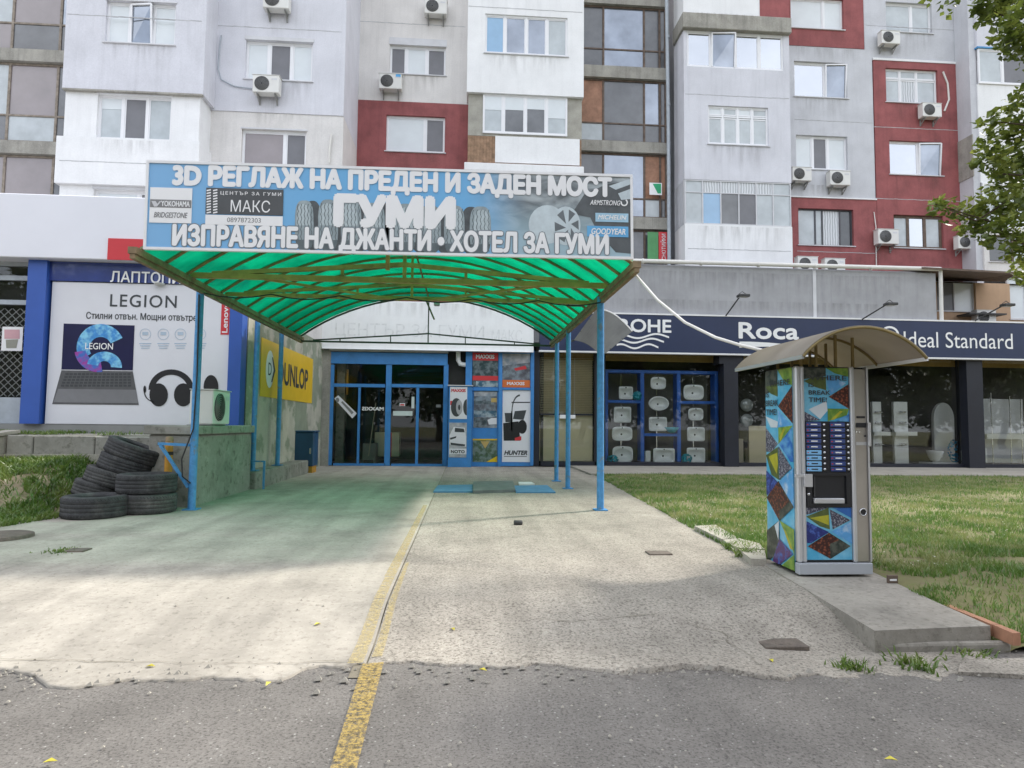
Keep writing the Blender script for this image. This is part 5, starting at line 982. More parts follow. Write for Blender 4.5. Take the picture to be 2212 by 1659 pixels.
# ------------------------------------------------------------------ roadside banner on the canopy front
YB = 7.92; BL, BR, TL, TR = [fp(x, y, YB) for x, y in ((310, 539), (1368, 564), (318, 350), (1368, 378))]
uu = ((BR-BL).normalized()+(TR-TL).normalized()); uu.y = 0; fb = Fr(BL, uu, (0, -1, 0)); bw = (BR-BL).length; bh = ((TL-BL).length+(TR-BR).length)/2
bn = E('banner_sign', 'wide blue tyre service banner with white Cyrillic lettering on the canopy front', 'banner', BL)
def b_banner(t, L):
    g = N(t, 'NewGeometry'); s = N(t, 'SeparateXYZ'); L(g.outputs['Position'], s.inputs[0])
    n = N(t, 'TexNoise'); n.inputs['Scale'].default_value = 2.2; n.inputs['Detail'].default_value = 7; n.inputs['Distortion'].default_value = .6; mp = N(t, 'Mapping'); mp.inputs['Scale'].default_value = (1, 1, 2.6); L(g.outputs['Position'], mp.inputs[0]); L(mp.outputs[0], n.inputs['Vector'])
    c1 = N(t, 'ValToRGB'); L(n.outputs['Fac'], c1.inputs[0]); e = c1.color_ramp.elements; e[0].position = .38; e[0].color = (.13, .15, .16, 1); e[1].position = .68; e[1].color = (.52, .58, .60, 1)
    zr = N(t, 'MapRange'); L(s.outputs[2], zr.inputs[0]); zr.inputs[1].default_value = 3.6; zr.inputs[2].default_value = 4.1; m0 = N(t, 'Mix', data_type='RGBA'); L(zr.outputs[0], m0.inputs[0]); m0.inputs[6].default_value = (.36, .50, .56, 1); L(c1.outputs[0], m0.inputs[7])
    xr = N(t, 'MapRange', interpolation_type='SMOOTHSTEP'); L(s.outputs[0], xr.inputs[0]); xr.inputs[1].default_value = -.1; xr.inputs[2].default_value = .8
    xb = N(t, 'MapRange'); L(s.outputs[0], xb.inputs[0]); xb.inputs[1].default_value = -3.9; xb.inputs[2].default_value = -1.5; mb = N(t, 'Mix', data_type='RGBA'); L(xb.outputs[0], mb.inputs[0]); mb.inputs[6].default_value = (.22, .46, .74, 1); mb.inputs[7].default_value = (.16, .44, .74, 1)
    m1 = N(t, 'Mix', data_type='RGBA'); L(xr.outputs[0], m1.inputs[0]); L(mb.outputs[2], m1.inputs[6]); L(m0.outputs[2], m1.inputs[7]); b = N(t, 'BsdfPrincipled'); L(m1.outputs[2], b.inputs['Base Color']); b.inputs['Roughness'].default_value = .45; return b.outputs[0]
special('banner_print', b_banner)
sheet(fb, (.03, .03, bw-.03, bh-.03), -.01, .01).o('sheet', 'banner_print', bn)
for b in ((0, 0, bw, .032), (0, bh-.032, bw, bh), (0, .0325, .032, bh-.0325), (bw-.032, .0325, bw, bh-.0325)): sheet(fb, b, -.03, .045).o('frame', 'white_paint', bn)
M().box(BL.x+.1, BR.x-.1, YB+.035, YB+.07, BL.z+.1, BL.z+.16).box(BL.x+.1, BR.x-.1, YB+.035, YB+.07, TL.z-.2, TL.z-.14).o('back_rail', 'rust_beam', bn)
tg = mat('print_tyre', (.30, .36, .38), .5, var=.25, scale=6); td = mat('print_tread', (.10, .13, .14), .5, var=.2); tl = mat('print_tyre_dark', (.12, .15, .16), .5, var=.25, scale=5)
wall_m = mat('print_sidewall', (.075, .085, .09), .5, var=.3, scale=6); lite = mat('print_light', (.46, .53, .55), .5, var=.15, scale=9)
for k, (x, wd, y0) in enumerate(((664, 56, 433), (716, 60, 431), (766, 62, 432), (816, 64, 438), (868, 64, 440), (922, 64, 444), (974, 62, 444), (1030, 64, 446))):
    y1 = 541+(x-660)*.024; o_ = .001+.0005*(8-k if k > 3 else k+1); H_ = (y1-y0)/2; cy = (y0+y1)/2; sd_ = 1 if k < 4 else -1
    se = lambda cx, rx, ry, p_, n=30: [(cx+rx*math.copysign(abs(math.cos(a*6.2832/n))**p_, math.cos(a*6.2832/n)), cy+ry*math.copysign(abs(math.sin(a*6.2832/n))**p_, math.sin(a*6.2832/n))) for a in range(n)]
    shp(fb, 'tyre_print', wall_m, bn, se(x+sd_*wd*.20, wd*.36, H_*.99, .8), o_-.0004, .0003)
    shp(fb, 'tyre_print', tg, bn, se(x-sd_*wd*.12, wd*.36, H_, .62), o_, .0003)
    shp(fb, 'tyre_print', lite, bn, [(p[0], p[1]) for p in se(x-sd_*wd*.16, wd*.26, H_*.86, .7) if p[1] < cy+H_*.1], o_+.0004, .0002)
    m = M()
    for j in range(5):
        xx = x-sd_*wd*.12-wd*.26+j*wd*.13
        for q in range(12): ya, yb_ = cy-H_*.86+q*H_*.145, cy-H_*.86+(q+1)*H_*.145; wig = 1.2*(-1)**q; m.prism([fb.p(xx+wig, ya, o_+.0008), fb.p(xx+1.6+wig, ya, o_+.0008), fb.p(xx+1.6-wig, yb_, o_+.0008), fb.p(xx-wig, yb_, o_+.0008)], fb.n*.0001)
    m.o('tread_print', td, bn)
    shp(fb, 'tyre_print', tl, bn, [p for p in se(x-sd_*wd*.12, wd*.36, H_, .62) if p[1] > cy+H_*.45], o_+.0010, .0001)
wl = mat('print_wheel', (.55, .63, .66), .5, var=.12, scale=5); wd_ = mat('print_wheel_dark', (.14, .16, .17), .5, var=.2)
shp(fb, 'wheel_print', wl, bn, ell(1182, 485, 40, 42), .002, .0004); shp(fb, 'wheel_print', wl, bn, ell(1222, 488, 32, 42), .0026, .0004)
for a in range(0, 360, 60): shp(fb, 'wheel_print', wd_, bn, [(1228+6*math.cos(math.radians(a-30)), 488+8*math.sin(math.radians(a-30))), (1224+27*math.cos(math.radians(a-20)), 488+36*math.sin(math.radians(a-20))), (1224+27*math.cos(math.radians(a+14)), 488+36*math.sin(math.radians(a+14)))], .0032, .0003)
shp(fb, 'car_print', mat('print_car', (.09, .10, .105), .5, var=.3, scale=3), bn, [(1235, 462), (1262, 420), (1310, 398), (1363, 390), (1363, 548), (1330, 545), (1290, 500), (1275, 470)], .0014, .0004)
shp(fb, 'car_print', wl, bn, [(1315, 402), (1362, 386), (1363, 398), (1330, 410)], .002, .0004); shp(fb, 'car_print', wl, bn, [(1335, 418), (1362, 408), (1362, 430), (1342, 432)], .0022, .0004)
text(fb, '3D РЕГЛАЖ НА ПРЕДЕН И ЗАДЕН МОСТ', 372, 368, 1322, 422, 'text_white', bn, .0075, .07)
ot = mat('text_outline', (.20, .23, .25))
text(fb, 'ИЗПРАВЯНЕ НА ДЖАНТИ • ХОТЕЛ ЗА ГУМИ', 372, 494, 1315, 550, ot, bn, .0052, .085, grow=.012, name='lettering_outline'); text(fb, 'ИЗПРАВЯНЕ НА ДЖАНТИ • ХОТЕЛ ЗА ГУМИ', 372, 494, 1315, 550, 'text_white', bn, .0075, .05)
text(fb, 'ГУМИ', 720, 421, 985, 494, 'text_white', bn, .0075, .09)
pic(fb, 'brand_sheet', 'text_white', bn, 324, 406, 415, 482, .004, .004); pic(fb, 'brand_strip', 'text_grey', bn, 325, 432, 414, 449, .009, .001); text(fb, 'YOKOHAMA', 349, 435, 411, 447, 'text_white', bn, .012, .03)
shp(fb, 'emblem', 'sill_metal', bn, [(328, 435), (337, 435), (341, 441), (346, 435), (350, 435), (340, 447), (334, 447)], .011); text(fb, 'BRIDGESTONE', 333, 459, 406, 471, 'text_grey', bn, .009, .02, .25)
pic(fb, 'name_panel', mat('panel_grey', (.085, .09, .095)), bn, 445, 408, 612, 464, .004, .004); pic(fb, 'name_panel', 'text_white', bn, 444, 466, 611, 487, .004, .004)
text(fb, 'ЦЕНТЪР ЗА ГУМИ', 477, 415, 608, 424, 'text_white', bn, .010, .02, space=1.35); text(fb, 'МАКС', 499, 433, 584, 459, 'text_white', bn, .010, .0); text(fb, '0897872303', 491, 471, 564, 481, 'text_grey', bn, .010, .0)
for x0 in (447, 461):
    m = M()
    for k in range(9): y = 409+k*6; m.poly([fb.p(x0, y+2, .010), fb.p(x0+9, y, .010), fb.p(x0+9.5, y+3, .010), fb.p(x0, y+5, .010)])
    m.o('tread_mark', 'text_white', bn)
text(fb, 'ARMSTRONG', 1274, 433, 1340, 444, 'text_white', bn, .010, .015, .3); shp(fb, 'emblem', 'text_white', bn, ring(1348, 438, 5, 8, -60, 200), .010, .0005)
bb = mat('brand_blue', (.14, .42, .72)); pic(fb, 'brand_sheet', mat('brand_pale', (.38, .60, .75)), bn, 1286, 461, 1357, 480, .005, .003); text(fb, 'MICHELIN', 1291, 465, 1353, 475, 'text_white', bn, .010, .03, .25); pic(fb, 'brand_sheet', bb, bn, 1268, 489, 1357, 512, .005, .003); text(fb, 'GOODYEAR', 1277, 494, 1351, 507, 'text_white', bn, .010, .03, .2)
# ------------------------------------------------------------------ small grey awning on the workshop's right
aw = E('side_awning', 'small grey corrugated awning sheet beside the workshop sign', 'awning', fp(1300, 720, 18)); pa = [fp(1288, 668, 18.4), fp(1366, 716, 17.2), fp(1300, 770, 17.4), fp(1240, 735, 18.6)]
m = M(); n = 14
for i in range(n):
    q = [];
    for t, s_ in ((i/n, 0), ((i+1)/n, 0), ((i+1)/n, 1), (i/n, 1)):
        top = pa[0].lerp(pa[1], t)+V((0, 0, .16*math.sin(math.pi*t))); bot = pa[3].lerp(pa[2], t)+V((0, 0, .10*math.sin(math.pi*t))); q.append(top.lerp(bot, s_))
    m.prism(q, (0, 0, .012))
m.o('sheet', 'grey_sheet', aw); M().tube([pa[0].lerp(pa[1], i/10)+V((0, 0, .16*math.sin(math.pi*i/10)+.01)) for i in range(11)], .022, 6).o('edge_trim', 'cable_white', aw)
for t in (.3, .7): M().tube([pa[0].lerp(pa[3], t)+V((0, 0, -.01)), pa[1].lerp(pa[2], t)+V((0, 0, -.01))], .02, 6).o('rib', 'steel_dark', aw)
M().tube([pa[3], V((pa[3].x, 20.2, pa[3].z+.1))], .025, 6).o('arm', 'steel_dark', aw)
# ------------------------------------------------------------------ vending machine
vm = E('vending_machine', 'coffee vending machine with colourful diamond picture wrap and arched brown roof', 'vending machine', (3.23, 5.78, .012)); VX0, VX1, VY0, VY1, VZ = 2.895, 3.555, 5.49, 6.06, 1.845
M().bbox(VX0, VX1-.004, VY0+.05, VY1, .05, VZ, .008, 1).o('cabinet', 'panel_black', vm)
for x in (VX0+.06, VX1-.08):
    for y in (VY0+.1, VY1-.08): M().tube([(x, y, .012), (x, y, .052)], .022, 8).o('foot', 'panel_black', vm)
fv = FY(VY0); zf = lambda Yz: fv.uv(1760, 672.4+.368*Yz)[1]; xf_ = lambda Xz: fv.uv(1548.4+.368*Xz, 1000)[0]
x_a, x_b, x_c, x_d = VX0+.088, xf_(795), xf_(820), xf_(893)
def vb(x0, x1, z0, z1, name, mt, d0=0., d1=.05, bv=.004): return M().bbox(x0, x1, VY0+d0, VY0+d1, z0, z1, bv, 1).o(name, mt, vm)
vb(VX0, VX0+.045, .135, VZ, 'corner_profile', 'alu', .0, .10, .012); vb(VX0+.047, VX0+.086, .135, VZ, 'door_profile', 'alu', .005, .05, .012); vb(x_b, x_c, .135, VZ, 'door_profile', 'alu', .0, .05, .010); vb(x_d, VX1, .135, VZ, 'door_profile', 'alu', .0, .10, .010)
vb(VX0-.004, VX1+.003, .035, .132, 'base_panel', 'base_grey', -.012, .06, .006)
vb(x_c+.002, x_d-.002, .14, VZ-.02, 'coin_panel', 'stainless', .015, .05, .002)
vb(x_a, x_b-.002, .14, VZ-.005, 'door_panel', 'panel_black', .03, .049, .002)
z645, z940, z1150, z1470 = zf(648), zf(945), zf(1152), .145
# picture wrap
def wrapmats():
    q = {'cy': mat('w_cyan', (.07, .38, .60), .35, col2=(.22, .52, .68), scale=5, thr=(.4, .65), var=.1), 'sky': mat('w_sky', (.10, .34, .66), .35, col2=(.55, .66, .75), scale=8, thr=(.5, .7)), 'bean': None, 'gr': mat('w_green', (.10, .22, .03), .35, col2=(.25, .38, .06), scale=10, thr=(.4, .6)), 'ye': mat('w_yellow', (.42, .40, .03), .35, var=.2, scale=8), 'ol': mat('w_olive', (.09, .12, .03), .35, var=.35, scale=10),
         'cr': mat('w_crowd', (.05, .05, .08), .4, col2=(.32, .32, .36), scale=60, thr=(.5, .6)), 'na': mat('w_navy', (.015, .025, .16), .35, col2=(.06, .12, .42), scale=30, thr=(.5, .62)), 'pu': mat('w_purple', (.09, .03, .13), .35, col2=(.05, .12, .40), scale=22, thr=(.45, .6)), 'bl': mat('w_blue', (.03, .14, .45), .35, col2=(.12, .35, .62), scale=8, thr=(.45, .6)), 'dk': mat('w_dark', (.02, .03, .025), .35, col2=(.09, .10, .08), scale=12, thr=(.45, .6)), 'wh': mat('w_white', (.6, .66, .7), .35, var=.1)}
    def bb_(t, L):
        g = N(t, 'NewGeometry'); v = N(t, 'TexVoronoi'); v.inputs['Scale'].default_value = 42; L(g.outputs['Position'], v.inputs['Vector']); c = N(t, 'ValToRGB'); L(v.outputs['Distance'], c.inputs[0]); e = c.color_ramp.elements; e[0].color = (.36, .10, .05, 1); e[1].position = .55; e[1].color = (.04, .010, .008, 1)
        b = N(t, 'BsdfPrincipled'); L(c.outputs[0], b.inputs['Base Color']); b.inputs['Roughness'].default_value = .35; return b.outputs[0]
    special('w_bean', bb_); q['bean'] = MATS['w_bean']; return q
WM = wrapmats()
SIDE = [('dk', [(0, 0), (.48, 0), (.48, .10), (0, .12)]), ('ol', [(0, .08), (.48, .07), (.48, .14), (.2, .12)]), ('gr', [(.48, 0), (1, 0), (1, .09), (.7, .06)]), ('bean', [(.48, .19), (1, .09), (1, .28)]), ('sky', [(.48, .21), (.95, .285), (.48, .30)]), ('gr', [(.48, .30), (1, .29), (.48, .385)]), ('ye', [(.52, .35), (.68, .30), (.72, .31), (.56, .37)]), ('wh', [(0, .24), (.48, .27), (.45, .30), (.2, .30)]),
        ('bl', [(.5, .385), (.97, .30), (1, .47), (.9, .47)]), ('cr', [(0, .30), (.46, .385), (.22, .43), (0, .43)]), ('ol', [(0, .45), (.46, .40), (.48, .57), (.2, .55)]), ('ye', [(.1, .455), (.44, .43), (.46, .49), (.4, .54)]), ('cr', [(.48, .395), (.95, .5), (.5, .57)]), ('na', [(0, .53), (.46, .585), (.04, .66), (0, .66)]), ('sky', [(.46, .585), (1, .5), (1, .70)]), ('bean', [(.0, .675), (.47, .575), (.48, .78)]), ('dk', [(.47, .575), (1, .69), (.48, .78)]), ('bean', [(.47, .585), (.86, .67), (.47, .73)]),
        ('dk', [(0, .85), (.46, .78), (.48, .93), (.1, 1), (0, 1)]), ('wh', [(.3, .81), (.47, .78), (.44, .88)]), ('gr', [(.48, .775), (1, .80), (1, .93), (.94, .9)]), ('ye', [(.62, .81), (.72, .82), (.95, .9), (.86, .9)]), ('pu', [(.48, .87), (.95, .92), (.48, 1), (.2, 1)]), ('gr', [(.55, 1), (1, .92), (1, 1)])]
TOPF = [('dk', [(0, 0), (.5, 0), (.5, .15), (0, .22)]), ('ol', [(.0, .25), (.2, .18), (.5, .16), (.5, .42), (.25, .36)]), ('gr', [(.5, 0), (1, 0), (1, .16), (.7, .1)]), ('sky', [(.52, .12), (.95, .28), (.6, .5), (.52, .3)]), ('bean', [(.55, .54), (1, .30), (1, .76)]), ('wh', [(.1, .78), (.5, .62), (.52, .8), (.35, .96)]), ('cr', [(0, .82), (.36, .98), (0, 1)]), ('gr', [(.52, .76), (1, .76), (.95, .88), (.52, 1)]), ('ye', [(.58, .97), (.8, .80), (.86, .81), (.66, .97)]), ('bl', [(.7, .99), (1, .86), (1, 1)])]
BOTF = [('cr', [(0, 0), (.5, .0), (.1, .12), (0, .14)]), ('ol', [(0, .17), (.5, .0), (.52, .42), (.3, .36)]), ('ye', [(.08, .2), (.5, .14), (.5, .34), (.28, .26)]), ('cr', [(.52, .03), (.98, .24), (.58, .42)]), ('na', [(0, .26), (.5, .47), (.1, .68), (0, .68)]), ('sky', [(.55, .46), (1, .26), (1, .7)]), ('bean', [(.02, .74), (.5, .48), (.52, .98)]), ('dk', [(.5, .48), (.97, .74), (.52, .98)]), ('bean', [(.5, .5), (.72, .62), (.5, .70)]), ('bl', [(.58, .0), (1, .0), (1, .2)])]
def wrap(fr, u0, v0, u1, v1, pol, nm):
    w_ = sheet(fr, (u0, v0, u1, v1), .0005, .002).o(nm, WM['cy'], vm)
    for k, (c, pts) in enumerate(pol): M().poly([fr.w(u0+(u1-u0)*s_, v1-(v1-v0)*t_, .0032+.0003*k) for s_, t_ in pts]).o('diamond_print', WM[c], w_)
    return w_
fside = Fr((VX0-.001, VY0, 0), (0, -1, 0), (-1, 0, 0)); w_ = wrap(fside, -(VY1-VY0)+.004, .055, -.052, VZ-.01, SIDE, 'side_wrap')
zz = VZ-.01; hh = VZ-.065
for s_, a, b, t0, t1 in (('WHERE', .18, .95, .055, .085), ('IS', .05, .16, .11, .14), ('BREAK', .05, .52, .155, .187), ('TIME!', .05, .46, .203, .235)):
    ul, ur = -(VY1-VY0)+.004, -.052; text(fside, s_, 0, 0, 0, 0, 'text_dark', w_, .012, .02, uvbox=(ul+(ur-ul)*a, zz-hh*t1, ul+(ur-ul)*b, zz-hh*t0))
ff = FY(VY0+.03); w_ = wrap(ff, x_a, z645+.004, x_b-.003, VZ-.012, TOPF, 'front_wrap'); hh = VZ-.012-z645
for s_, a, b, t0, t1 in (('WHERE', .12, .95, .14, .23), ('IS', .10, .22, .28, .36), ('BREAK', .10, .58, .42, .50), ('TIME!', .10, .50, .55, .64)): text(ff, s_, 0, 0, 0, 0, 'text_dark', w_, .008, .02, uvbox=(x_a+(x_b-x_a)*a, VZ-.012-hh*t1, x_a+(x_b-x_a)*b, VZ-.012-hh*t0))
wrap(ff, x_a, z1470+.01, x_b-.003, z1150-.004, BOTF, 'front_wrap')
# selection labels and buttons
rowh = (z645-z940)/9; lb1 = mat('label_navy', (.03, .06, .22), .3, coat=.5); lb2 = mat('label_sky', (.22, .50, .80), .3, coat=.5); wv_ = x_b-x_a
for r in range(9):
    z = z645-(r+.5)*rowh
    for c in range(2):
        xx = x_a+wv_*(.03+.53*c); mt = lb2 if (c == 0 and r > 4) else lb1
        o = M().bbox(xx, xx+wv_*.33, VY0+.018, VY0+.03, z-rowh*.40, z+rowh*.40, .004, 1).o('selection_label', mt, vm)
        M().box(xx+wv_*.10, xx+wv_*.24, VY0+.0165, VY0+.0178, z-.004, z+.006).o('print', 'text_white' if mt is lb1 else 'panel_black', o)
        M().box(xx+wv_*.015, xx+wv_*.045, VY0+.0165, VY0+.0178, z-.005, z+.003).o('print', 'red_sign', o)
        M().lathe([(0, -.008), (.010, -.006), (.012, 0), (.012, .012)], (xx+wv_*.395, VY0+.022, z), 'Y', 12).o('button', 'chrome', vm)
# dispensing bay, lock plate, coin unit
bx0, bx1, bz0, bz1 = x_a+.05, x_b-.05, z1150+.03, z940-.03
M().box(x_a+.004, bx0, VY0+.012, VY0+.03, z1150+.004, z940-.002).box(bx1, x_b-.004, VY0+.012, VY0+.03, z1150+.004, z940-.002).box(bx0, bx1, VY0+.012, VY0+.03, bz1, z940-.002).box(bx0, bx1, VY0+.012, VY0+.03, z1150+.004, bz0).o('dispensing_bay', 'panel_black', vm)
M().bbox(bx0+.01, bx1-.03, VY0-.012, VY0+.03, bz0+.005, bz0+.05, .006, 1).o('cup_tray', 'alu', vm); M().box(bx0+.02, bx0+.032, VY0+.014, VY0+.028, bz0+.06, bz1-.01).o('guide_rail', 'steel_dark', vm)
M().lathe([(0, -.004), (.012, -.003), (.013, .01)], (x_a+.022, VY0+.014, zf(1075)), 'Y', 12).o('lock', 'chrome', vm)
vb(VX0-.03, VX0+.07, zf(975), zf(955), 'hasp', 'alu', -.02, -.0125, .002); vb(VX0+.05, VX0+.125, zf(1030), zf(955), 'lock_plate', 'alu', -.03, -.002, .003)
vb(x_c+.012, x_d-.012, zf(680), zf(652), 'display', 'panel_black', .006, .02, .002); vb(x_c+.018, x_d-.018, zf(625), zf(612), 'badge', 'panel_black', .01, .02, .001)
for k in range(2): vb(x_c+.008+k*.025, x_c+.018+k*.025, zf(712), zf(700), 'key', 'chrome', .008, .02, .001)
vb(x_d-.03, x_d-.012, zf(735), zf(724), 'coin_slot', 'panel_black', .009, .02, .001); vb(x_c+.008, x_d-.008, zf(785), zf(765), 'plate', 'alu', .011, .02, .001); vb(x_d-.01, VX1+.01, zf(790), zf(650), 'hasp', 'alu', -.02, -.002, .003)
q = ((x_c+x_d)/2, VY0+.012, zf(1180)); M().lathe([(.026, .004), (.026, -.008), (.033, -.008), (.035, .0)], q, 'Y', 20).o('coin_return', 'chrome', vm); M().lathe([(0, -.002), (.026, -.002)], q, 'Y', 20).o('coin_return', 'panel_black', vm)
# arched roof
RX0, RX1 = fp(1733, 770, 5.1).x, fp(2004, 770, 5.1).x; RZ = (fp(1733, 770, 5.1).z+fp(2004, 770, 5.1).z)/2; RA = fp(1860, 704, 5.1).z-RZ; RY0, RY1 = 5.10, 6.42;  rc = (RX0+RX1)/2; rh = (RX1-RX0)/2; RR = (rh*rh+RA*RA)/(2*RA); am = math.asin(rh/RR); rzc = RZ+RA-RR
ra_ = lambda t, dr=0: (rc+(RR+dr)*math.sin(-am+2*am*t), rzc+(RR+dr)*math.cos(-am+2*am*t))
m = M(); n = 24; vs = []
for k in range(n+1):
    for dr in (0, .006): x, z = ra_(k/n, dr); vs += [(x, RY0, z), (x, RY1, z)]
fl = []
for k in range(n): q = k*4; fl += [(q, q+1, q+5, q+4), (q+2, q+6, q+7, q+3), (q, q+4, q+6, q+2), (q+1, q+3, q+7, q+5)]
m.add(vs, fl, True).o('roof_sheet', 'brown_sheet', vm)
for y in (RY0, 5.75, RY1): M().tube([(ra_(k/20, -.012)[0], y, ra_(k/20, -.012)[1]) for k in range(21)], .012, 6).o('roof_rib', 'rib_brown', vm)
for x, mt_ in ((RX0+.005, 'alu'), (RX1-.005, 'white_paint')): M().bar((x, RY0, RZ-.012), (x, RY1, RZ-.012), .022, .03).o('roof_rail', mt_, vm)
for x in (2.98, 3.12, 3.30, 3.46):
    t = (math.asin((x-rc)/RR)+am)/(2*am)
    for y in (RY0+.45, 5.98): M().bar((x, y, VZ), (x, y, ra_(t)[1]-.014), .02, .02).o('roof_post', 'rib_brown', vm)
# cable from the canopy corner down to the machine roof
cpts = [(1366, 586, 8.1), (1420, 648, 7.7), (1480, 697, 7.3), (1545, 729, 6.9), (1600, 746, 6.6), (1660, 760, 6.45)]
tag(M().tube([fp(*c) for c in cpts], .017, 7).o('power_cable', 'cable_white', base=fp(1660, 760, 6.45)), 'white cable swooping from the canopy corner to the vending machine roof', 'cable')
# ------------------------------------------------------------------ tyres
def tyre_mesh(R, Wd, name='tyre'):
    n = 56; h = Wd/2; pr = [(R*.66, -h*.62), (R*.70, -h*.80), (R*.80, -h*1.0), (R*.90, -h*1.0), (R*.97, -h*.93), (R*.992, -h*.80)]
    for a, b in ((-.74, -.40), (-.36, -.02), (.02, .36), (.40, .74)): pr += [(R*.995, h*a), (R, h*(a+.012)), (R, h*(b-.012)), (R*.995, h*b)]
    pr += [(R*.992, h*.80), (R*.97, h*.93), (R*.90, h*1.0), (R*.80, h), (R*.70, h*.80), (R*.66, h*.62), (R*.72, h*.4), (R*.90, 0), (R*.72, -h*.4)]
    m = M(); m.lathe(pr, n=n, closed=True)
    return m
tm = {}
def tyre(lab, p, R, Wd, rx=0, ry=0, rz=0):
    e = E('tyre', lab, 'tyre', p, 'old tyres piled by the bank')
    o = tyre_mesh(R, Wd).o('tread_and_walls', ('rubber', 'rubber_dusty')[int(R*1000) % 2 if R != .40 else int(Wd*100) % 2], None); o.parent = e
    k = M()                                              # sipes across the shoulder blocks
    for i in range(60):
        a = 6.2832*i/60; c, s = math.cos(a), math.sin(a)
        for sg_ in (-1, 1): k.bar((R*.978*c, R*.978*s, sg_*Wd*.42), (R*.996*math.cos(a+.05), R*.996*math.sin(a+.05), sg_*Wd*.33), .010, .010)
    k = k.o('shoulder_blocks', 'rubber', None, kind='stuff'); k.parent = e
    e.rotation_euler = (rx, ry, rz); return e
p = gp(205, 1116); tyre('worn tyre lying alone on the concrete in front of the pile', (p.x, p.y, .15), .40, .29)
q = V((fp(318, 1075, 9.72).x, 9.72, 0)); tyre('tyre at the bottom of the upright pair beside the blue post', (q.x, q.y, .145), .385, .27, 0, .02); tyre('tyre on top of the upright pair beside the blue post', (q.x-.02, q.y+.02, .42), .39, .27, 0, .0, .4)
for k, (px, py, til, lab) in enumerate(((221, 1060, .24, 'tyre at the foot of the leaning stack, half hidden'), (244, 1034, .27, 'second tyre from the ground in the leaning stack'), (267, 1006, .31, 'third tyre from the ground in the leaning stack'), (281, 976, .36, 'topmost tyre of the leaning stack'))):
    c = fp(px, py, 10.2); tyre(lab, (c.x, 10.2+.05*k, c.z), (.385, .40, .39, .41)[k], .235, -.10, til, 0)
# gas marker post
g_ = E('gas_riser', 'yellow gas pipe with dark bands rising beside the plinth', 'pipe', fp(366, 1035, 10.1)); q = fp(366, 1000, 10.15); M().tube([(q.x, 10.12, .2), (q.x, 10.12, 1.02)], .055, 10).o('pipe', 'gas_yellow', g_); M().lathe([(.062, 0), (.062, .05)], (q.x, 10.12, .80), n=12).o('band', 'cable_black', g_); M().lathe([(0, .08), (.05, .07), (.06, 0)], (q.x, 10.12, 1.0), n=12).o('cap', 'rust_beam', g_)
# ------------------------------------------------------------------ things on the ground
for lab, nm, mt, px, h in (('blue metal floor plate beside the drive joint', 'floor_plate', 'mat_blue', [(936, 1065), (946, 1051), (1021, 1050), (1021, 1065)], .03), ('grey raised pit cover between two blue plates', 'pit_cover', 'mat_grey', [(1022, 1067), (1022, 1046), (1108, 1044), (1113, 1064)], .06), ('blue metal floor plate next to the canopy posts', 'floor_plate', 'mat_blue', [(1115, 1066), (1110, 1052), (1182, 1051), (1200, 1066)], .03), ('white board scrap lying by the pit cover', 'board_scrap', 'white_paint', [(1122, 1050), (1120, 1046), (1148, 1046), (1155, 1050)], .05)):
    pts = [gp(x, y) for x, y in px]; tag(M().prism([p+V((0, 0, .002)) for p in pts], (0, 0, h)).o(nm, mt, base=pts[0]), lab, 'plate')
p = gp(1119, 1135); cn2 = E('drink_can', 'crushed dark drink can lying on the sunny drive', 'can', p); M().lathe([(0, -.055), (.026, -.055), (.032, -.045), (.030, 0), (.033, .045), (.026, .055), (0, .055)], (p.x, p.y, .036), 'X', 14).o('body', 'steel_dark', cn2); M().lathe([(.022, .0565), (.027, .0575)], (p.x, p.y, .036), 'X', 14).o('rim', 'chrome', cn2)
p = gp(1928, 1262); pk = E('cigarette_packet', 'small dark packet lying at the lawn edge beside the pad', 'packet', p); M().bbox(p.x-.045, p.x+.045, p.y-.01, p.y+.012, .01, .075, .003, 1).o('box', 'brown_frame', pk); M().box(p.x-.03, p.x+.03, p.y-.0125, p.y-.0105, .03, .045).o('label', 'text_white', pk)
lm = mat('yellow_leaf', (.55, .48, .05), .6, var=.2, scale=20)
for i, (x, y, lab) in enumerate(((325, 1444, 'yellow fallen leaf on the pale concrete near the asphalt edge'), (580, 1482, 'yellow fallen leaf on the asphalt just off the pale concrete'), (1043, 1452, 'yellow-green fallen leaf by the crack right of the yellow line'), (686, 1352, 'yellow fallen leaf on the pale concrete left of the yellow line'), (978, 1363, 'yellow fallen leaf on the pebbled concrete right of the yellow line'), (108, 1652, 'yellow paper scrap on the asphalt'), (1666, 1437-6, 'yellow leaf beside the iron cover near the road edge'), (1925, 1727-80, 'small yellow leaf on the open asphalt'))):
    p = gr(x, y); s = .027; a = i*1.3; tag(M().add([p+V((math.cos(a)*s, math.sin(a)*s, .012)), p+V((-math.sin(a)*s*.55, math.cos(a)*s*.55, .022)), p-V((math.cos(a)*s, math.sin(a)*s, -.012)), p+V((math.sin(a)*s*.55, -math.cos(a)*s*.55, .022))], [(0, 1, 2), (0, 2, 3)]).o('fallen_leaf', lm, base=p), lab, 'leaf')
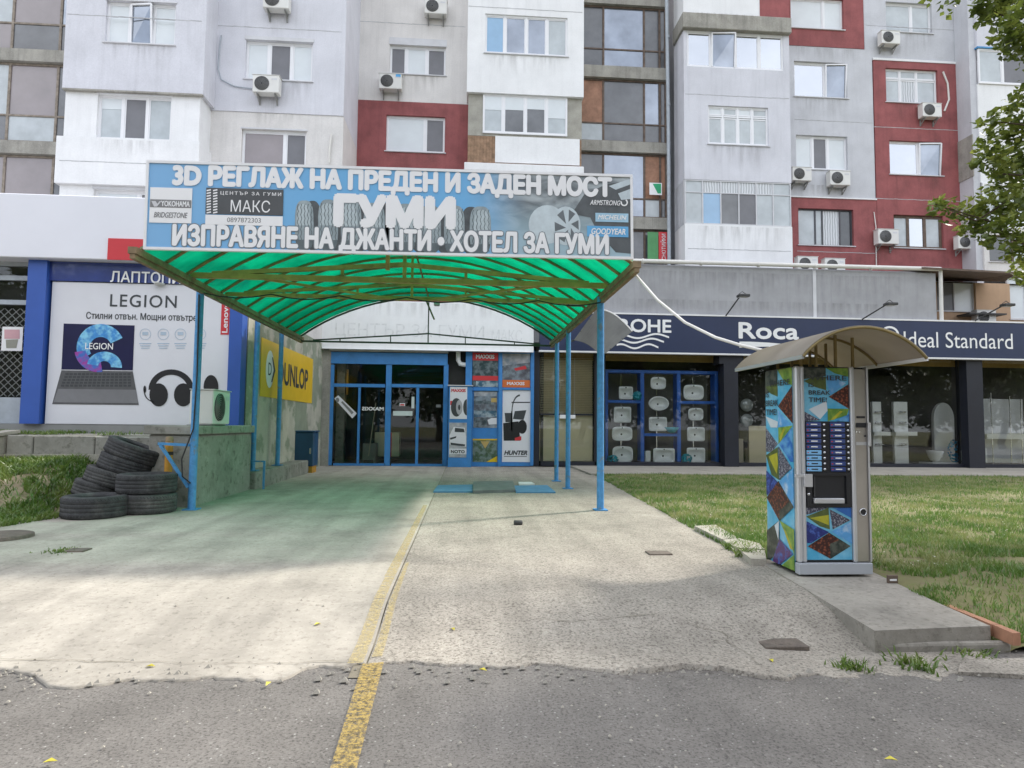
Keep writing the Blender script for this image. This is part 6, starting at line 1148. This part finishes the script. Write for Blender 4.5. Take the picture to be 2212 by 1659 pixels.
# weeds in cracks
def weed(lab, x, y, n, h, r):
    p = gr(x, y); sp_ = [(p.x+random.gauss(0, r), p.y+random.gauss(0, r), p.z+.01) for _ in range(n)]; tag(blades('w', sp_, 'weed', (h*.4, h), .008, 1.4).o('weed_tuft', 'weed', base=p), lab, 'weed', kind='stuff')
for a in (('weed tuft beside the pale kerb stones', 1578, 1188, 60, .10, .03), ('taller weed tuft at the foot of the pale kerb stones', 1612, 1205, 90, .13, .04), ('weed tuft in the slab corner near the step', 1975, 1440, 120, .06, .07), ('small weed tuft at the cracked road edge', 1845, 1446, 80, .06, .05), ('moss patch on the joint beside the slate piece', 128, 1192, 120, .02, .08), ('weeds under the foot of the step', 2080, 1412, 70, .045, .10)): weed(*a)
# loose chips and grit
gm_ = M()
for i in range(900):
    y = random.uniform(2.4, 7.5); x = random.uniform(-5, 4.5); s = random.uniform(.003, .010); z = gz(y, x)+.004; gm_.add([(x-s, y-s, z), (x+s, y-s*.6, z), (x+s*.7, y+s, z), (x-s*.8, y+s*.7, z), (x, y, z+s*.9)], [(0, 1, 4), (1, 2, 4), (2, 3, 4), (3, 0, 4)])
tag(gm_.o('grit', 'stone_light'), 'scattered pale grit and stone chips on asphalt and concrete', 'grit', kind='stuff')
# ------------------------------------------------------------------ trees
def leaves(m, c, r, n, ls):
    for _ in range(n):
        d = V((random.gauss(0, 1), random.gauss(0, 1), random.gauss(0, 1)*.8)); d = d.normalized()*(random.random()**.45); p = c+V((d.x*r, d.y*r, d.z*r)); s = ls*random.uniform(.6, 1.25)
        t = V((random.gauss(0, 1), random.gauss(0, 1), random.gauss(-.35, .6))).normalized(); b = t.cross(V((random.gauss(0, .5), random.gauss(0, .5), 1))).normalized(); nn = t.cross(b)
        k = len(m.v); m.v += [p, p+t*s*.45+b*s*.42+nn*s*.12, p+t*s*1.15, p+t*s*.45-b*s*.42+nn*s*.12]; m.f += [(k, k+1, k+2), (k, k+2, k+3)]; m.smooth += [False, False]
def limb(m, a, b, r0, r1, wob=.15, n=6):
    a, b = V(a), V(b); L_ = (b-a).length; pts = [a.lerp(b, i/n)+(V((random.gauss(0, 1), random.gauss(0, 1), random.gauss(0, .5)))*wob*L_*.12 if 0 < i < n else V((0, 0, 0))) for i in range(n+1)]
    m.tube(pts, [r0+(r1-r0)*i/n for i in range(n+1)], 7); return pts
tr = E('broadleaf_tree', 'broadleaf tree with sunlit green leaves hanging over the lawn from the side', 'tree', (9.3, 8.3, 0)); tk = M(); cr_ = M()
top = limb(tk, (9.3, 8.3, -.1), (9.1, 8.2, 3.2), .20, .14, .2); limb(tk, (9.1, 8.2, 3.1), (9.3, 8.0, 7.6), .14, .03, .3)
VIS = [(2160, 2, .34), (2200, 35, .34), (2205, 65, .30), (2128, 14, .2), (2175, 75, .2), (2195, 100, .20), (2228, 200, .24), (2190, 225, .18), (2145, 262, .16), (2205, 265, .24), (2160, 300, .3), (2145, 345, .24), (2205, 350, .36), (2185, 405, .36), (2235, 430, .35), (2150, 450, .28), (2090, 458, .24), (2040, 448, .17), (2018, 440, .10), (2110, 486, .22), (2165, 500, .28), (2210, 535, .27), (2225, 585, .25)]
for i, (x, y, r) in enumerate(VIS):
    c = fp(x, y, 8.0+.5*math.sin(i*2.1)); leaves(cr_, c, r, int(125*(r/.25)**2), .095)
    limb(tk, V((8.9, 8.1, max(3.2, c.z-.5+random.random()*.3))), c, .03, .006, .5, 5)
cnt = 0
while cnt < 95:
    d = V((random.uniform(-1, 1), random.uniform(-1, 1), random.uniform(-1, 1)))
    if d.length > 1 or d.length < .25: continue
    c = V((8.9+d.x*2.9, 7.6+d.y*3.0, 6.3+d.z*3.0))
    if c.x/c.y < .93+.6/c.y and c.z < 8.2: continue
    leaves(cr_, c, random.uniform(.4, .65), 170, .095); cnt += 1
    if cnt % 3 == 0: limb(tk, V((9.15, 8.1, max(3.3, c.z-1.2))), c, .035, .008, .4, 5)
tk.o('trunk', 'bark', tr); cr_.o('crown', 'leaf', tr)
proto = None
for i, (x, y, s) in enumerate(((-21, -11, 1.1), (-14.5, -12, .95), (-8.5, -11, 1.1), (-2, -11.5, 1.2), (4, -12.5, 1.0), (9.5, -11, 1.15), (15.5, -11.5, 1.2), (22, -12.5, 1.05), (28, -11.5, 1.15), (34, -11, 1.2), (40, -12, 1.1), (46, -11.5, 1.2), (52, -12, 1.15), (58, -11, 1.2), (-27, -12, 1.1))):
    if not proto:
        proto = E('roadside_tree', 'dark leafy tree across the road, seen mirrored in the showroom glass', 'tree', (0, 0, 0), 'trees across the road'); a = M(); b = M()
        limb(a, (0, 0, -.3), (.1, 0, 3), .22, .15); limb(a, (.1, 0, 2.9), (0, 0, 6.5), .14, .03)
        for k in range(60):
            d = V((random.gauss(0, 1), random.gauss(0, 1), random.gauss(0, 1))).normalized()*random.random()**.4; c = V((d.x*3.6, d.y*3.0, 4.4+d.z*3.2)); leaves(b, c, 1.0, 110, .32)
            if k % 5 == 0: limb(a, (0, 0, 3.0), c, .06, .01)
        a.o('trunk', 'bark', proto); b.o('crown', 'leaf_far', proto); o = proto
    else: o = dup(proto)
    o.location = (x, y, -.2); o.scale = (s*1.15, s*1.1, s*1.3); o.rotation_euler.z = i*1.1
